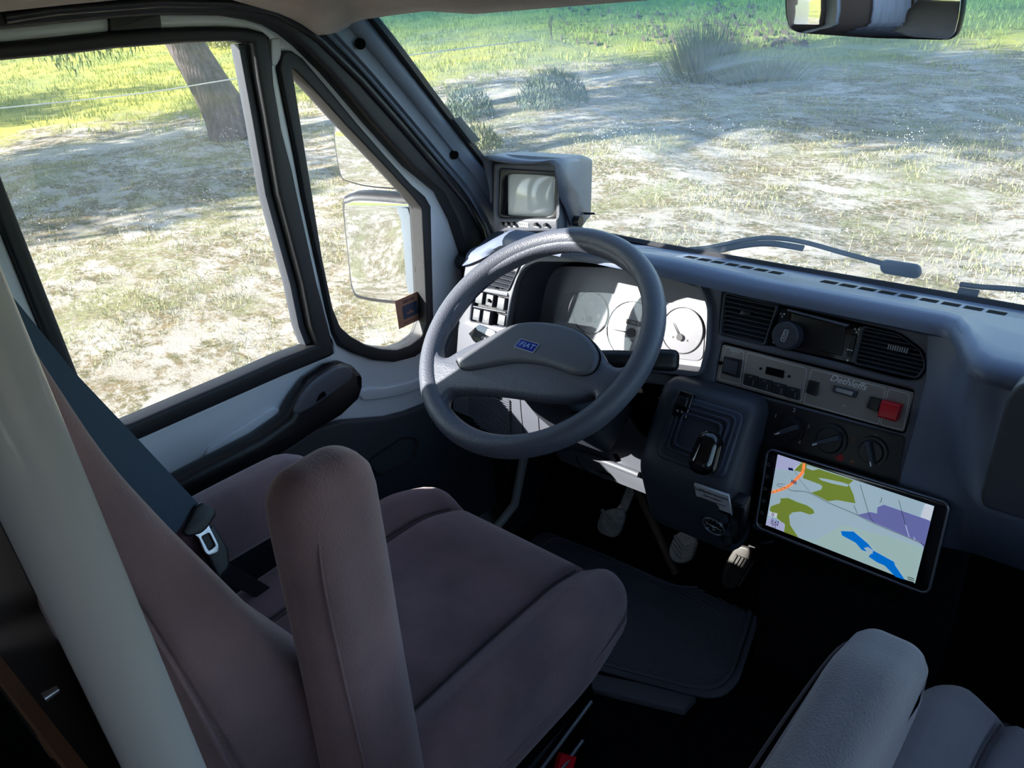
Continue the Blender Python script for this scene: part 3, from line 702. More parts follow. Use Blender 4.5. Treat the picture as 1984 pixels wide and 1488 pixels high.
# ---- switches on the left
swb = slab('switch_panel', F, shrink(sw_open, 1.0), [], -.018, -.012, 0, M['black'], dash)
for i, (px, s) in enumerate([((928,577), 1), ((948,582), 1), ((970,588), 1), ((924,610), 1), ((945,615), 1.1), ((969,620), .9)]):
    a, b = F.at(px); hw = .0092; s_ = slab('rocker_switch', F, rect(a-hw, a+hw, b-.0115*s, b+.0115*s, .001), [], -.014, [.0, .0, .0, .002, .005, -.003][i], .0012, M['darkplastic'], swb)
    hh = [.0, .0, .0, .002, .005, -.003][i]
    if i == 1: kb = MB(); kb.cyl(F.P(a, b, 0), F.P(a, b, .007), .0035, .003, n=16); kb.build('push_pin', M['black'], s_)
    if i == 3: flat('symbol', F.sub(a, b), [(q, 0, hh+.0003) for q in stroke([(-.003, .004), (-.004, 0), (-.003, -.004)], .0009)+stroke([(0, .004), (0, -.004)], .0008)+stroke([(.001, .003), (.004, .003)], .0008)+stroke([(.001, 0), (.004, 0)], .0008)+stroke([(.001, -.003), (.004, -.003)], .0008)], [M['ink']], s_)
    if i == 4: flat('symbol', F.sub(a, b), [(q, 0, hh+.0003) for q in stroke([(-.004, .003), (.004, .003), (.003, -.002), (-.003, -.002)], .0009, True)+stroke([(-.002, -.004), (.002, -.004)], .0009)], [M['ink']], s_)
a0, b0 = F.at((917,594)); a1, b1 = F.at((980,606)); slab('divider', F, [(a0, b0-.001), (a1, b1-.001), (a1, b1+.0015), (a0, b0+.0015)], [], -.012, .001, .0008, M['dash'], swb)
a0, b0 = F.at((921,556)); a1, b1 = F.at((984,568)); slab('divider', F, [(a0, b0-.006), (a1, b1-.006), (a1, b1+.002), (a0, b0+.002)], [], -.012, .001, .0008, M['dash'], swb)
# ---- taupe camper control panel
PNb = F.ats([(1399,667),(1771,761),(1750,838),(1385,738)])
cp = slab('control_panel', F, rnd(PNb, .004), [], -.010, -.002, .001, M['panelgrey'], dash)
def on_panel(px): return F.at(px, -.002)
fr_polys = []
for px in ([(1406,672),(1442,682),(1434,745),(1393,734)], [(1448,683),(1564,714),(1553,778),(1438,746)], [(1573,715),(1716,752),(1702,822),(1557,781)], [(1722,753),(1763,764),(1750,833),(1706,823)]):
    q = rnd([on_panel(p) for p in px], .004, 4); fr_polys += [(s_, 0, -.0015) for s_ in stroke(q, .0007, True)]
flat('frame_lines', F, fr_polys, [M['ink']], cp)
def tile(name, px4, h, mt, par, bev=.0008, r=.001):
    q = [on_panel(p) for p in px4]; return slab(name, F, rnd(q, r, 3), [], -.004, h, bev, M[mt], par)
t1 = tile('rocker_switch', [(1405,690),(1438,697),(1433,732),(1401,722)], .004, 'black', cp); tile('rocker_cap', [(1409,695),(1434,701),(1429,726),(1404,718)], .007, 'darkplastic', t1)
text('Regulator', F, *on_panel((1425,681)), .0042, M['ink'], cp, h=-.0014, rot=R(-2)); text('0  1', F, *on_panel((1424,687)), .004, M['ink'], cp, h=-.0014)
tile('display', [(1486,710),(1520,718),(1518,733),(1483,724)], -.0005, 'void', cp, 0)
for px in ((1474,714), (1529,729)):
    a, b = on_panel(px); mb = MB(); mb.cyl(F.P(a, b, -.003), F.P(a, b, -.001), .002, n=14); mb.build('indicator_hole', M['void'], cp)
for k in range(4):
    cx, cy = 1457+27*k, 735+8.2*k
    s_ = tile('push_button', [(cx-12, cy-12), (cx+13, cy-6), (cx+11, cy+16), (cx-15, cy+9)], .003, 'black', cp)
    flat('symbol', F, [(q, 0, .0035) for q in stroke([on_panel((cx-3, cy-6)), on_panel((cx+3, cy-5))], .0007)+stroke([on_panel((cx+6, cy+1)), on_panel((cx+4, cy+11))], .0008)], [M['inkdim']], s_)
    text(['90', '100', 'kW', '°°°'][k], F, *on_panel((cx+1, cy-15)), .003, M['inkdim'], cp, h=-.0014)
tile('rocker_switch', [(1569,736),(1588,741),(1583,767),(1563,760)], .003, 'black', cp)
for py in (731, 768):
    q = [on_panel(p) for p in [(1575,py-2),(1588,py+1),(1587,py+7),(1574,py+4)]]
    flat('symbol', F, [(s_, 0, -.0015) for s_ in stroke(q, .0006, True)], [M['inkdim']], cp)
text('Dethleffs', F, *on_panel((1643,741)), .0135, M['ink'], cp, h=-.0013, rot=R(-2), shear=.3, squash=1.05, bold=.00015)
us = tile('usb_socket', [(1617,746),(1664,758),(1658,771),(1614,758)], .002, 'darkplastic', cp)
slab('screen', F, [on_panel(p) for p in [(1622,750),(1655,759),(1652,766),(1621,757)]], [], .002, .0024, 0, M['silver'], us, 0)
text('+/-', F, *on_panel((1636,786)), .004, M['ink'], cp, h=-.0014)
rs_ = tile('rocker_switch', [(1688,768),(1710,774),(1703,797),(1681,789)], .004, 'black', cp)
for px in ((1700,760), (1690,801)): text('12', F, *on_panel(px), .004, M['inkdim'], cp, h=-.0014)
bt = tile('warning_button', [(1714,773),(1752,783),(1742,815),(1706,805)], .016, 'red', cp, .003, .002)
tag(bt, 'square bright red push button')
kb = MB(); a, b = on_panel((1397,703)); kb.cyl(F.P(a, b, -.003), F.P(a, b, .002), .003, n=14); kb.build('screw', M['void'], cp)
# ---- heater panel with three knobs
hp = slab('heater_panel', F, rnd(F.ats([(1383,745),(1755,846),(1733,960),(1400,905)]), .006), [], -.001, .0025, .001, M['black'], dash)
for px, r_, ang in (((1530,832), .0205, 215), ((1606,853), .0245, 212), ((1687,876), .0215, -65)):
    a, b = F.at(px, .01); kf = F.sub(a, b)
    mb = MB(); mb.cyl(kf.P(0, 0, .001), kf.P(0, 0, .008), r_, r_*.97, n=36); mb.cyl(kf.P(0, 0, .008), kf.P(0, 0, .012), r_*.8, r_*.7, n=36); k_ = mb.build('heater_knob', M['black'], hp)
    c_, s__ = math.cos(R(ang)), math.sin(R(ang)); gf = kf.sub(0, 0, 0, R(ang))
    slab('grip', gf, rnd([(-r_*.75, -.004), (r_*.85, -.003), (r_*.85, .003), (-r_*.75, .004)], .002), [], .010, .022, .002, M['darkplastic'], k_)
    flat('pointer', gf, [(rect(r_*.55, r_*.85, -.001, .001), 0, .0222)], [M['ink']], k_)
for s_, px, mt in (('1', (1503,806), 'ink'), ('2', (1539,795), 'ink'), ('3', (1567,826), 'inkdim'), ('4', (1549,857), 'inkdim'), ('*', (1501,843), 'ink'), ('x', (1654,852), 'orange'), ('x', (1652,893), 'orange'), ('~', (1697,842), 'inkdim')):
    text(s_, F, *F.at(px, .0025), .008, M[mt], hp, h=.003)
flat('symbol', F, [(circ(*F.at((1627,886), .0025), .006, 6), 0, .003)], [M['redsoft']], hp)
# ---- defroster grilles on the dash top
def dzt(y):  # dash top height between base and step
    return lerp(.787, .777, (y-1.215)/.047) if y > 1.215 else lerp(.801, .791, (y-1.165)/.045)
DT = Fr((0, 1.196, .7955), (1, 0, 0), (0, .9777, -.21))
def grille(px0, px1, n, dx=0):
    a0 = DT.at(px0)[0]; a1 = DT.at(px1)[0]; lo_, hi_ = min(a0, a1), max(a0, a1)
    g = slab('defroster_grille', DT, rnd([(lo_, -.026), (hi_, -.026), (hi_, .024), (lo_, .024)], .003), [], -.003, .0025, .001, M['dashtop'], dash)
    polys = []; w = (hi_-lo_-.02)/n
    for i in range(n): polys.append(([(lo_+.01+w*i+.003, -.012), (lo_+.01+w*(i+1)-.003, -.012), (lo_+.01+w*(i+1)-.003, .010), (lo_+.01+w*i+.003, .010)], 0, .0029))
    flat('grille_slots', DT, polys, [M['void']], g)
grille((1288,503), (1527,537), 7); grille((1613,533), (1984,605), 9)
gr3 = grille((2010,605), (2500,690), 7)
# ---- passenger side: seam and glovebox
GB = Fr((.45, .905, .66), (1, 0, 0), (0, .10, 1))
gq = GB.ats([(2010,728),(1984,738),(1962,752),(1950,775),(1898,960),(1905,980),(2010,1012)], .012)
gb = [(gq[i]) for i in range(len(gq))]; gb = gb[1:-1]
gb = [(.36, gb[0][1])] + gb + [(.36, gb[-1][1])]
gbx = slab('glovebox_lid', GB, rnd(gb, .012, 4), [], -.03, .018, .006, M['darkplastic'], dash)
# ---- lower dash: knee panel, loudspeaker grille, brackets
KP = Fr((0, .952, .52), (1, 0, 0), (0, .10, 1))
kn_out = KP.ats([(893,700),(1060,700),(1140,772),(1152,800),(1110,850),(1060,866),(985,852),(930,800),(900,770)])
kp = slab('knee_panel', KP, rnd(kn_out, .012), [], -.01, .0, .004, M['dash'], dash)
sg = KP.ats([(910,760),(989,775),(991,856),(935,830),(908,800)])
sgm = MB(); ax = [p[0] for p in sg]; ay = [p[1] for p in sg]
slab('grille_back', KP, shrink(sg, 1.0), [], -.002, .0006, 0, M['void'], kp, 0)
nb = 19
for i in range(nb):
    b = lerp(min(ay), max(ay), (i+.5)/nb); xsn = []
    for k in range(len(sg)):
        (x0, y0), (x1, y1) = sg[k], sg[(k+1) % len(sg)]
        if (y0-b)*(y1-b) < 0: xsn.append(x0+(x1-x0)*(b-y0)/(y1-y0))
    if len(xsn) > 1: sgm.box(KP, min(xsn), max(xsn), b-.0012, b+.0012, 0, .004)
sgm.build('speaker_grille', M['dash'], kp)
for px in ([(1008,774),(1010,800),(1014,840)], [(1044,778),(1043,800),(1046,848)]):
    flat('panel_gap', KP, [(s_, 0, .0004) for s_ in stroke(cr(KP.ats(px), 5, False), .0018)], [M['void']], kp)
# lower beam / bracket beneath the column
LB = Fr((0, 1.04, .40), (1, 0, 0), (0, -.05, 1))
bm_o = LB.ats([(1070,862),(1100,858),(1210,800),(1240,845),(1300,870),(1300,985),(1262,962),(1180,930),(1085,893)])
hole1 = rnd(LB.ats([(1182,879),(1196,880),(1204,895),(1192,898)]), .003); hole2 = rnd(LB.ats([(1150,910),(1182,918),(1194,932),(1166,925)]), .002)
lb = slab('lower_bracket', LB, rnd(bm_o, .008), [hole1, hole2], -.008, 0, .002, M['hub'], dash)
rp = LB.ats([(1100,872),(1150,886),(1200,905),(1238,920)], .004); mb = MB(); mb.tube([LB.P(a, b, .004) for a, b in rp], .006, up=(0, 1, 0)); mb.build('stiffening_rib', M['hub'], lb)
sm = LB.ats([(1115,880),(1124,900),(1140,915),(1160,927)]); flat('panel_gap', LB, [(s_, 0, .0006) for s_ in stroke(cr(sm, 4, False), .003)], [M['void']], lb)
# black closing panels below the fascia
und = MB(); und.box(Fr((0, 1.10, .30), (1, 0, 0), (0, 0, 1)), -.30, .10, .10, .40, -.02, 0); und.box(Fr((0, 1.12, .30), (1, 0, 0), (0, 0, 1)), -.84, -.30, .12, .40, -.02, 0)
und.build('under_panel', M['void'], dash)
cc = MB(); cc.box(Fr((.0, 1.04, .12), (1, 0, 0), (0, .0, 1)), -.15, .14, .0, .42, -.02, .02); cc.build('centre_closing_panel', M['carpet'], dash)

# ============================================================ steering column, wheel, stalks
WH = Fr((-.7351+.28, .8326, 1.30-.5209), (1, 0, 0), (0, .827, .562))
wh = thing('steering_wheel', WH.o, 'grey two-spoke steering wheel with a broad centre pad in front of the dashboard', 'steering wheel')
RR = .1875
mb = MB(); mb.tube([WH.P(RR*math.cos(2*math.pi*i/96), RR*math.sin(2*math.pi*i/96)) for i in range(96)], [(.0172*math.cos(2*math.pi*j/18), .0185*math.sin(2*math.pi*j/18)) for j in range(18)], True, up=WH.n)
mb.build('rim', M['rim'], wh, 60)
uh = WH.ats([(858,692),(855,679),(858,651),(875,626),(889,604),(930,551),(1005,507),(1061,487),(1124,482),(1186,504),(1227,539),(1249,582),(1253,612),(1249,651),(1239,686),(1217,711),(1199,716),(1180,704),(1167,682),(1149,661),(1117,642),(1077,631),(1030,629),(992,636),(955,654),(914,673),(889,686),(871,696)])
lh = WH.ats([(867,779),(874,767),(892,761),(967,764),(1061,776),(1120,776),(1152,768),(1154,782),(1139,807),(1108,829),(1077,845),(1030,854),(967,854),(920,842),(889,820),(870,798)])
hubm = slab('spokes', WH, circ(0, 0, .183, 72), [cr(uh, 4), cr(lh, 4)], -.017, .011, .009, M['rim'], wh, 60)
pd_ = WH.ats([(889,694),(925,671),(955,651),(992,633),(1030,626),(1077,629),(1117,640),(1140,655),(1156,676),(1161,695),(1152,717),(1133,727),(1108,725),(1077,714),(1046,706),(999,703),(952,710),(914,717),(896,714),(888,704)], .012)
slab('horn_pad_gap', WH, cr(shrink(pd_, 1.02), 4), [], .009, .0114, 0, M['void'], wh, 0)
hpad = slab('horn_pad', WH, cr(pd_, 4), [], .004, .020, .008, M['hub'], wh, 60)
bc = WH.at((1020,670), .02); bf = WH.sub(bc[0], bc[1], .0195)
bd = slab('badge', bf, rnd([(-.0185, -.0075), (.0175, -.0075), (.0195, .0075), (-.0165, .0075)], .0015), [], 0, .0018, .0006, M['bluebadge'], hpad)
slab('badge_rim', bf, rnd([(-.0195, -.0085), (.0185, -.0085), (.0205, .0085), (-.0175, .0085)], .002), [rnd([(-.0185, -.0075), (.0175, -.0075), (.0195, .0075), (-.0165, .0075)], .0015)], 0, .002, 0, M['inkdim'], bd)
text('FIAT', bf, .001, 0, .0115, M['badgeink'], bd, h=.002, shear=.25, squash=1.2)
# under-wheel boss and column shroud
sc_ = thing('steering_column', (-.455, 1.02, .45), 'dark steering column shroud behind the wheel with two control stalks', 'steering column')
rings = []
for t, w, h_ in ((-.02, .055, .040), (-.05, .065, .045), (-.10, .07, .05), (-.18, .065, .055), (-.26, .06, .05)):
    c = WH.P(0, -.01, t); rings.append([c+WH.u*x+WH.v*y for x, y in rnd([(-w, -h_), (w, -h_), (w, h_), (-w, h_)], .02, 4)])
mb = MB(); mb.loft(rings); mb.build('shroud', M['darkplastic'], sc_, 60)
# left stalk (lights), right stalk (wipers)
c0 = WH.P(-.03, .01, -.06)
LS = Fr((-.665, .95, .685), c0-V((-.665, .95, .685)), (0, .5, .8))
mb = MB(); mb.tube([c0, c0.lerp(LS.o, .55), c0.lerp(LS.o, .75)], [.010, .009, .011]); ls = mb.build('light_stalk', M['black'], sc_, 60)
hd = LS.ats([(906,646),(916,636),(922,630),(958,650),(962,668),(935,675),(914,660)], .01)
tip = slab('stalk_end', LS, rnd(hd, .006), [], -.014, .010, .005, M['black'], ls)
wp = LS.ats([(921,634),(928,628),(956,641),(960,650),(948,652),(924,640)], .012); slab('white_collar', LS, rnd(wp, .003), [], .002, .0125, .002, M['ink'], tip)
text('<=>', LS, *LS.at((936,655), .011), .011, M['ink'], tip, h=.0105)
e1 = V((-.300, .95, .728)); c1 = WH.P(.04, .01, -.06); mb = MB(); mb.tube([c1, c1.lerp(e1, .5), c1.lerp(e1, .85)], [.011, .014, .012], n=14); rs2 = mb.build('wiper_stalk', M['black'], sc_, 60)
rf_ = Fr(e1, e1-c1, (0, .5, .8)); vs, fs = rbox(rf_, (.045, .034, .024), .010, 8); mesh('stalk_end', vs, fs, M['black'], rs2, 60)
# key barrel and column shaft to the floor
mb = MB(); mb.cyl(WH.P(.075, -.06, -.12), WH.P(.075, -.09, -.08), .012, n=20); mb.build('ignition_barrel', M['black'], sc_)
FLX = Fr((0, 1.12, 0), (1, 0, 0), (0, 0, 1))
p0, p1 = FLX.P(*FLX.at((1238,955))), FLX.P(*FLX.at((1300,1090))); mb = MB(); mb.cyl(p0+(p0-p1)*.6, p1+(p1-p0)*.15, .009, .008, n=14); mb.build('column_shaft', M['rust'], sc_)
# ============================================================ gear console
gc = thing('gear_shift_console', (-.235, 1.0, .42), 'black gear shift console jutting from the dash left of the heater knobs', 'gear shift')
prof_ = [(1.03, .672), (.985, .682), (.965, .675), (.895, .575), (.892, .545), (.925, .425), (1.03, .415)]
SD = Fr((0, 0, 0), (0, 1, 0), (0, 0, 1))
slab('console_body', SD, rnd(prof_, .02, 4), [], -.318, -.152, .022, M['darkplastic'], gc, 60)
BP = Fr((-.235, .930, .625), (1, 0, 0), (0, .573, .819)); sl_ = V((0, .07, .10)); BP = Fr((-.235, .9335, .6285), (1, 0, 0), sl_)
bt_ = slab('gear_boot', BP, rect(-.050, .068, -.055, .050, .016), [], -.004, .006, .004, M['boot'], gc, 60)
for k in range(3):
    e = .008*(k+1); slab('boot_pleat', BP, rect(-.050+e, .068-e, -.055+e, .050-e, .012), [rect(-.050+e+.004, .068-e-.004, -.055+e+.004, .050-e-.004, .010)], .004, [.008,.010,.011][k], .0018, M['boot'], bt_, 60)
gl_ = thing('gear_lever', (-.205, .93, .63), 'glossy black gear knob standing in the pleated boot of the gear console', 'gear lever')
kc = BP.at((1370,878), .045); kf = BP.sub(kc[0], kc[1], .045)
def kw(x, y, z):
    t = (y+.035)/.07; return (x*(1-.18*max(0, t)), y, z*(1-.1*t))
pad('gear_knob', kf, (.044, .066, .044), .019, M['gloss'], gl_, 16, kw)
mb = MB(); mb.cyl(BP.P(kc[0], kc[1]-.01, .0), kf.P(0, -.01, 0), .010, .009); mb.build('lever_shaft', M['black'], gl_)
sp = BP.at((1327,785), .0); sm_ = slab('mirror_switch', BP.sub(sp[0], sp[1], -.004), rect(-.013, .013, -.022, .020, .003), [], 0, .014, .003, M['gloss'], gc)
slab('rocker', BP.sub(sp[0], sp[1], -.004), rect(-.009, .009, -.004, .012, .003), [], .012, .019, .003, M['black'], sm_)
text('< >', BP.sub(sp[0], sp[1]-.012, -.004), 0, 0, .009, M['ink'], sm_, h=.0145)
GP = Fr((-.2, .8985, .56), (1, 0, 0), (0, -.033, .12)); GP = Fr((-.2, .896, .548), (1, 0, 0), (0, -.033, .12))
lq = GP.ats([(1352,942),(1417,966),(1417,1001),(1352,977)], .004)
LB2 = Fr(GP.P(*lq[3], .003), GP.P(*lq[2])-GP.P(*lq[3]), GP.P(*lq[0])-GP.P(*lq[3])); lw = V(GP.P(*lq[2])-GP.P(*lq[3])).length; lh_ = V(GP.P(*lq[0])-GP.P(*lq[3])).length
lab = slab('label_plate', LB2, rect(0, lw, 0, lh_), [], -.004, .0005, 0, M['label'], gc, 0)
text('Luftfedersystem', LB2, lw/2, lh_*.83, .0085, M['labelink'], lab, h=.0008); text('„Drivetic“', LB2, lw/2, lh_*.62, .0085, M['labelink'], lab, h=.0008)
text('Betriebsdruck beachten', LB2, lw/2, lh_*.43, .0045, M['labelink'], lab, h=.0008); text('min. 0,5 bar', LB2, lw/2, lh_*.30, .0045, M['labelink'], lab, h=.0008)
flat('label_band', LB2, [(rect(0, lw, 0, lh_*.14), 0, .0008)], [M['labelink']], lab)
# chin of the console with the gauge
gpx = [(1290,945),(1350,990),(1350,940),(1425,965),(1432,1040),(1400,1062),(1350,1030),(1310,1000)]
a, b = GP.at((1384,1018), .006); gf = GP.sub(a, b, .002)
pg = slab('pressure_gauge', gf, circ(0, 0, .0195, 36), [], -.01, .006, .002, M['black'], gc)
slab('gauge_ring', gf, circ(0, 0, .0195, 36), [circ(0, 0, .0172, 36)], .005, .008, .001, M['silver'], pg)
polys = [(q, 0, .0064) for i in range(9) for q in stroke([(.012*math.cos(R(220-32*i)), .012*math.sin(R(220-32*i))), (.0155*math.cos(R(220-32*i)), .0155*math.sin(R(220-32*i)))], .001)]
polys += [(q, 0, .0066) for q in stroke([(-.012, .003), (.012, -.002)], .0018)+stroke([(-.006, -.001), (.006, .001)], .001)]+[(circ(0, 0, .003, 14), 0, .0068)]
flat('gauge_scale', gf, polys, [M['ink']], pg); text('bar', gf, 0, -.008, .005, M['ink'], pg, h=.0064)
for px, r_, l_ in (((1412,1022), .0035, .008), ((1409,1046), .005, .020)):
    a, b = GP.at(px, .006); c = GP.P(a, b, 0); mb = MB(); d_ = (GP.n+V((.4, 0, .25))).normalized(); mb.cyl(c, c+d_*l_, r_, n=16); mb.build('air_valve', M['steel'], gc)
chin = rnd(GP.ats([(1300,940),(1440,985),(1432,1055),(1402,1066),(1345,1020),(1300,985)]), .008)
slab('console_chin', GP, chin, [], -.03, -.001, .006, M['black'], gc, 60)
# ============================================================ tablet
TB = Fr((0, .955, .55), (1, 0, 0), (0, math.tan(R(13)), 1))
tab = thing('navigation_tablet', TB.P(-.005, -.08), 'large tablet screen with a silver edge showing a map on the centre console', 'tablet')
tq = TB.ats([(1486,867),(1843,976),(1800,1154),(1462,1020)])
ta = slab('housing', TB, rnd(tq, .013, 8), [], -.014, 0, .004, M['gloss'], tab, 60)
slab('silver_edge', TB, rnd(tq, .013, 8), [rnd(shrink(tq, .975), .011, 8)], -.008, .0012, .0012, M['silver'], tab, 60)
def z7(l): return TB.ats([(1450+x/4.96, 850+y/4.96) for x, y in l], .001)
MC = [mat('map land', (178, 203, 216), .3, emit=0.220), mat('map wood', (136, 158, 62), .3, emit=0.190), mat('map town', (122, 126, 190), .3, emit=0.199),
      mat('map water', (0, 122, 222), .3, emit=0.230), mat('map road', (238, 150, 90), .3, emit=0.245), mat('map white', (225, 230, 240), .3, emit=0.230),
      mat('map line', (70, 74, 84), .3, emit=0.061), mat('map lilac', (190, 192, 230), .3, emit=0.230), mat('map pale', (182, 210, 205), .3, emit=0.214), mat('map ink', (20, 30, 110), .3, emit=0.092)]
S = []
S.append((z7([(280,152),(1785,650),(1600,1392),(165,828)]), 0, .0004))
S.append((z7([(640,980),(900,830),(1400,960),(1680,1050),(1600,1392),(480,950)]), 8, .0005))
S.append((z7([(283,154),(500,226),(430,310),(258,285)]), 7, .0006))
S.append((z7([(500,226),(640,272),(700,300),(1010,400),(965,440),(1010,540),(1028,622),(850,590),(765,602),(600,520),(700,490),(710,460),(690,440),(520,378),(540,330),(440,305)]), 1, .0007))
S.append((z7([(560,252),(680,290),(620,305),(560,285)]), 0, .0009))
S.append((z7([(670,375),(740,385),(900,420),(965,440),(950,462),(800,430),(700,400)]), 0, .0009))
S.append((z7([(305,575),(380,570),(470,610),(560,640),(620,680),(635,715),(590,730),(500,700),(420,710),(390,740),(400,830),(440,890),(480,950),(340,898),(350,830),(280,770),(205,690),(215,650),(300,620),(310,600)]), 1, .0007))
S.append((z7([(1300,635),(1752,790),(1690,1045),(1640,990),(1200,805),(1050,732),(1170,705),(1235,720),(1240,660)]), 2, .0007))
S.append((z7([(888,888),(1010,893),(1150,1010),(1200,1075),(1300,1130),(1400,1185),(1410,1220),(1505,1358),(1415,1328),(1310,1220),(1240,1190),(1155,1135),(1180,1100),(1090,1070),(1030,1000),(900,930)]), 3, .0008))
S.append((z7([(1110,1050),(1150,1040),(1200,1075),(1190,1110),(1150,1100)]), 0, .0009))
for l, w, c in (([(230,515),(370,465),(460,390),(520,320),(535,240)], .0042, 4), ([(370,470),(420,500),(570,515),(760,610),(1050,735),(1200,812),(1640,995),(1690,1045)], .0007, 6),
                ([(1075,440),(1165,740),(1210,800)], .0006, 6), ([(1015,640),(1050,730)], .0006, 6), ([(1445,590),(1510,830)], .0006, 6), ([(1510,830),(1545,945)], .0008, 5), ([(1590,945),(1600,970)], .0008, 5),
                ([(350,470),(285,455),(285,435),(350,440)], .0006, 6), ([(600,520),(500,400),(440,305)], .0004, 6), ([(1280,565),(1275,600),(1262,615)], .0006, 6), ([(430,305),(510,230)], .0008, 5)):
    S += [(q, c, .0010) for q in stroke(cr(z7(l), 4, False) if len(l) > 2 else z7(l), w)]
S.append((z7([(205,700),(278,718),(272,758),(198,740)]), 5, .0011)); S.append((z7([(195,760),(345,812),(345,893),(165,828)]), 7, .0011))
S.append((z7([(1700,625),(1784,652),(1748,790),(1655,752)]), 5, .0011))
for k in range(3): S += [(q, 6, .0012) for q in stroke(z7([(1532,1328+18*k), (1590,1345+18*k)]), .0011)]
S += [(q, 9, .0012) for q in stroke(z7([(390,285),(425,300)]), .003)+stroke(z7([(395,300),(420,285)]), .002)]
S += [(q, 9, .0012) for k in range(4) for q in stroke(z7([(420+13*k,395+4*k),(416+13*k,425+4*k)]), .0012)]
scr = flat('map_screen', TB, S, MC, tab)
tr_ = R(-1)
for s_, p, sz in (('0', (238,728), .0085), ('0.24', (262,788), .007), ('0:04', (255,815), .007), ('7.2', (248,840), .006)):
    text(s_, TB, *z7([p])[0], sz, MC[9], scr, h=.0024, rot=tr_)
for k in range(6):
    p = (192-16*k*.98, 250+116*k); a, b = z7([p])[0]; flat('side_key', TB, [(q, 0, .0004) for q in stroke(circ(a, b, .0022, 8), .0006, True)], [M['inkdim']], ta)
# small stub below left corner
a, b = TB.at((1482,1055)); mb = MB(); mb.tube([TB.P(*TB.at((1470,1057)), -.01), TB.P(*TB.at((1494,1051)), -.004)], .0022); o = mb.build('adjusting_tab', M['steel'], dash)
# ============================================================ rear-view monitor on the dash
dz = V((.134, -.99, 0)); MF = Fr(CAM+ray(1020,388)*((1.12-0)/ray(1020,388).y), (.99, .134, 0), (-.02, .14, .99))
mon = thing('reversing_monitor', MF.P(0, -.1), 'grey tube monitor with a hood standing on the left end of the dash', 'monitor')
face = rnd(MF.ats([(955,316),(1086,318),(1080,449),(961,449),(954,441)]), .006)
scp = [(979,341),(1025,338),(1072,342),(1076,345),(1075,382),(1071,416),(1025,420),(976,416),(972,408),(974,382)]
bez = rnd(MF.ats([(966,326),(1079,333),(1080,418),(1076,424),(968,423),(963,414)]), .006)
slab('front_face', MF, face, [bez], -.03, 0, .004, M['hub'], mon, 60)
slab('screen_surround', MF, bez, [cr(MF.ats(scp, -.006), 3)], -.014, -.004, .002, M['black'], mon, 60)
c_ = MF.at((1025,380), -.008); sw_, sh_ = .098, .082
def sc_warp(x, y, z): return (x, y, z + .008*(1-(x/.055)**2)*(1-(y/.045)**2)) if z > 0 else (x, y, z)
pad('screen', MF.sub(c_[0], c_[1], -.0215), (.108, .088, .012), .003, M['crt'], mon, 14, sc_warp)
fa = [p[0] for p in face]; fb = [p[1] for p in face]; x0, x1, y0, y1 = min(fa), max(fa), min(fb), max(fb)-.012
rings = []
for d_, k, dy in ((-.028, 1.0, 0), (-.09, .98, .002), (-.13, .86, .004), (-.15, .80, .004)):
    cx, cy = (x0+x1)/2, (y0+y1)/2
    rings.append([MF.P(cx+(a-cx)*k, cy+(b-cy)*k+dy, d_) for a, b in rect(x0, x1, y0, y1+.02, .01)])
mb = MB(); mb.loft(rings); mb.build('case', M['hub'], mon, 50)
# hood
arc = [(x0-.004, y0+.055), (x0-.004, y0+.080), (x0-.004, y1+.012), (x0+.004, y1+.020)] + [(lerp(x0, x1, t), y1+.019-.006*math.sin(math.pi*t)) for t in (.25, .5, .75)] + [(x1-.004, y1+.020), (x1+.005, y1+.012), (x1+.005, y0+.085), (x1+.005, y0+.055), (x1+.005, y0+.02)]
dep = [.0, .0, .022, .033, .036, .036, .036, .035, .03, .012, -.012, -.036]
vs = [MF.P(a, b, d_) for (a, b), d_ in zip(arc, dep)] + [MF.P(a, b, -.060) for a, b in arc]; n_ = len(arc)
o = mesh('hood', vs, [(i, i+1, n_+i+1, n_+i) for i in range(n_-1)], M['dash'], mon, 40)
md = o.modifiers.new('t', 'SOLIDIFY'); md.thickness = .003; md.offset = 0
a, b = x1+.006, y0+.058
mb = MB(); mb.cyl(MF.P(a-.004, b-.03, -.045), MF.P(a+.014, b-.03, -.045), .010, n=20); mb.build('side_knob', M['black'], mon)
for px in ((975,433), (985,433), (996,433), (1040,434), (1059,435)):
    a, b = MF.at(px); mb = MB(); mb.cyl(MF.P(a, b, -.002), MF.P(a, b, .008), .0035, .003, n=16); mb.build('control_knob', M['black'], mon)
a, b = MF.at((1015,435)); lb_ = slab('maker_label', MF, rect(a-.011, a+.011, b-.0045, b+.0045, .001), [], 0, .001, 0, M['label'], mon, 0)
text('BOSCH', MF, a, b, .0065, M['labelink'], lb_, h=.0013)
for s_, px in (('VOL', (972,439)), ('CON', (985,439)), ('BRI', (997,439)), ('TAG/NT', (1040,440)), ('CA1/2', (1059,440))): text(s_, MF, *MF.at(px), .0038, M['ink'], mon, h=.0004)
mb = MB(); mb.box(MF, x0+.008, x0+.032, y0-.040, y0-.002, -.05, -.035); mb.box(MF, x0+.008, x1-.01, y0-.044, y0-.038, -.10, -.03); mb.box(MF, x1-.02, x1-.005, y0-.040, y0-.002, -.07, -.05); mb.build('mounting_bracket', M['black'], mon)
mb = MB(); mb.box(MF, x0+.005, x0+.008, y0-.042, y0-.002, -.05, -.033); mb.box(MF, x0+.005, x0+.030, y0-.044, y0-.041, -.05, -.033); mb.build('bracket_edge', M['silver'], mon)
mb = MB(); mb.box(Fr(MF.o, MF.u, (0, 0, 1)), x0-.005, x1+.005, y0-.052, y0-.044, -.10, -.02)
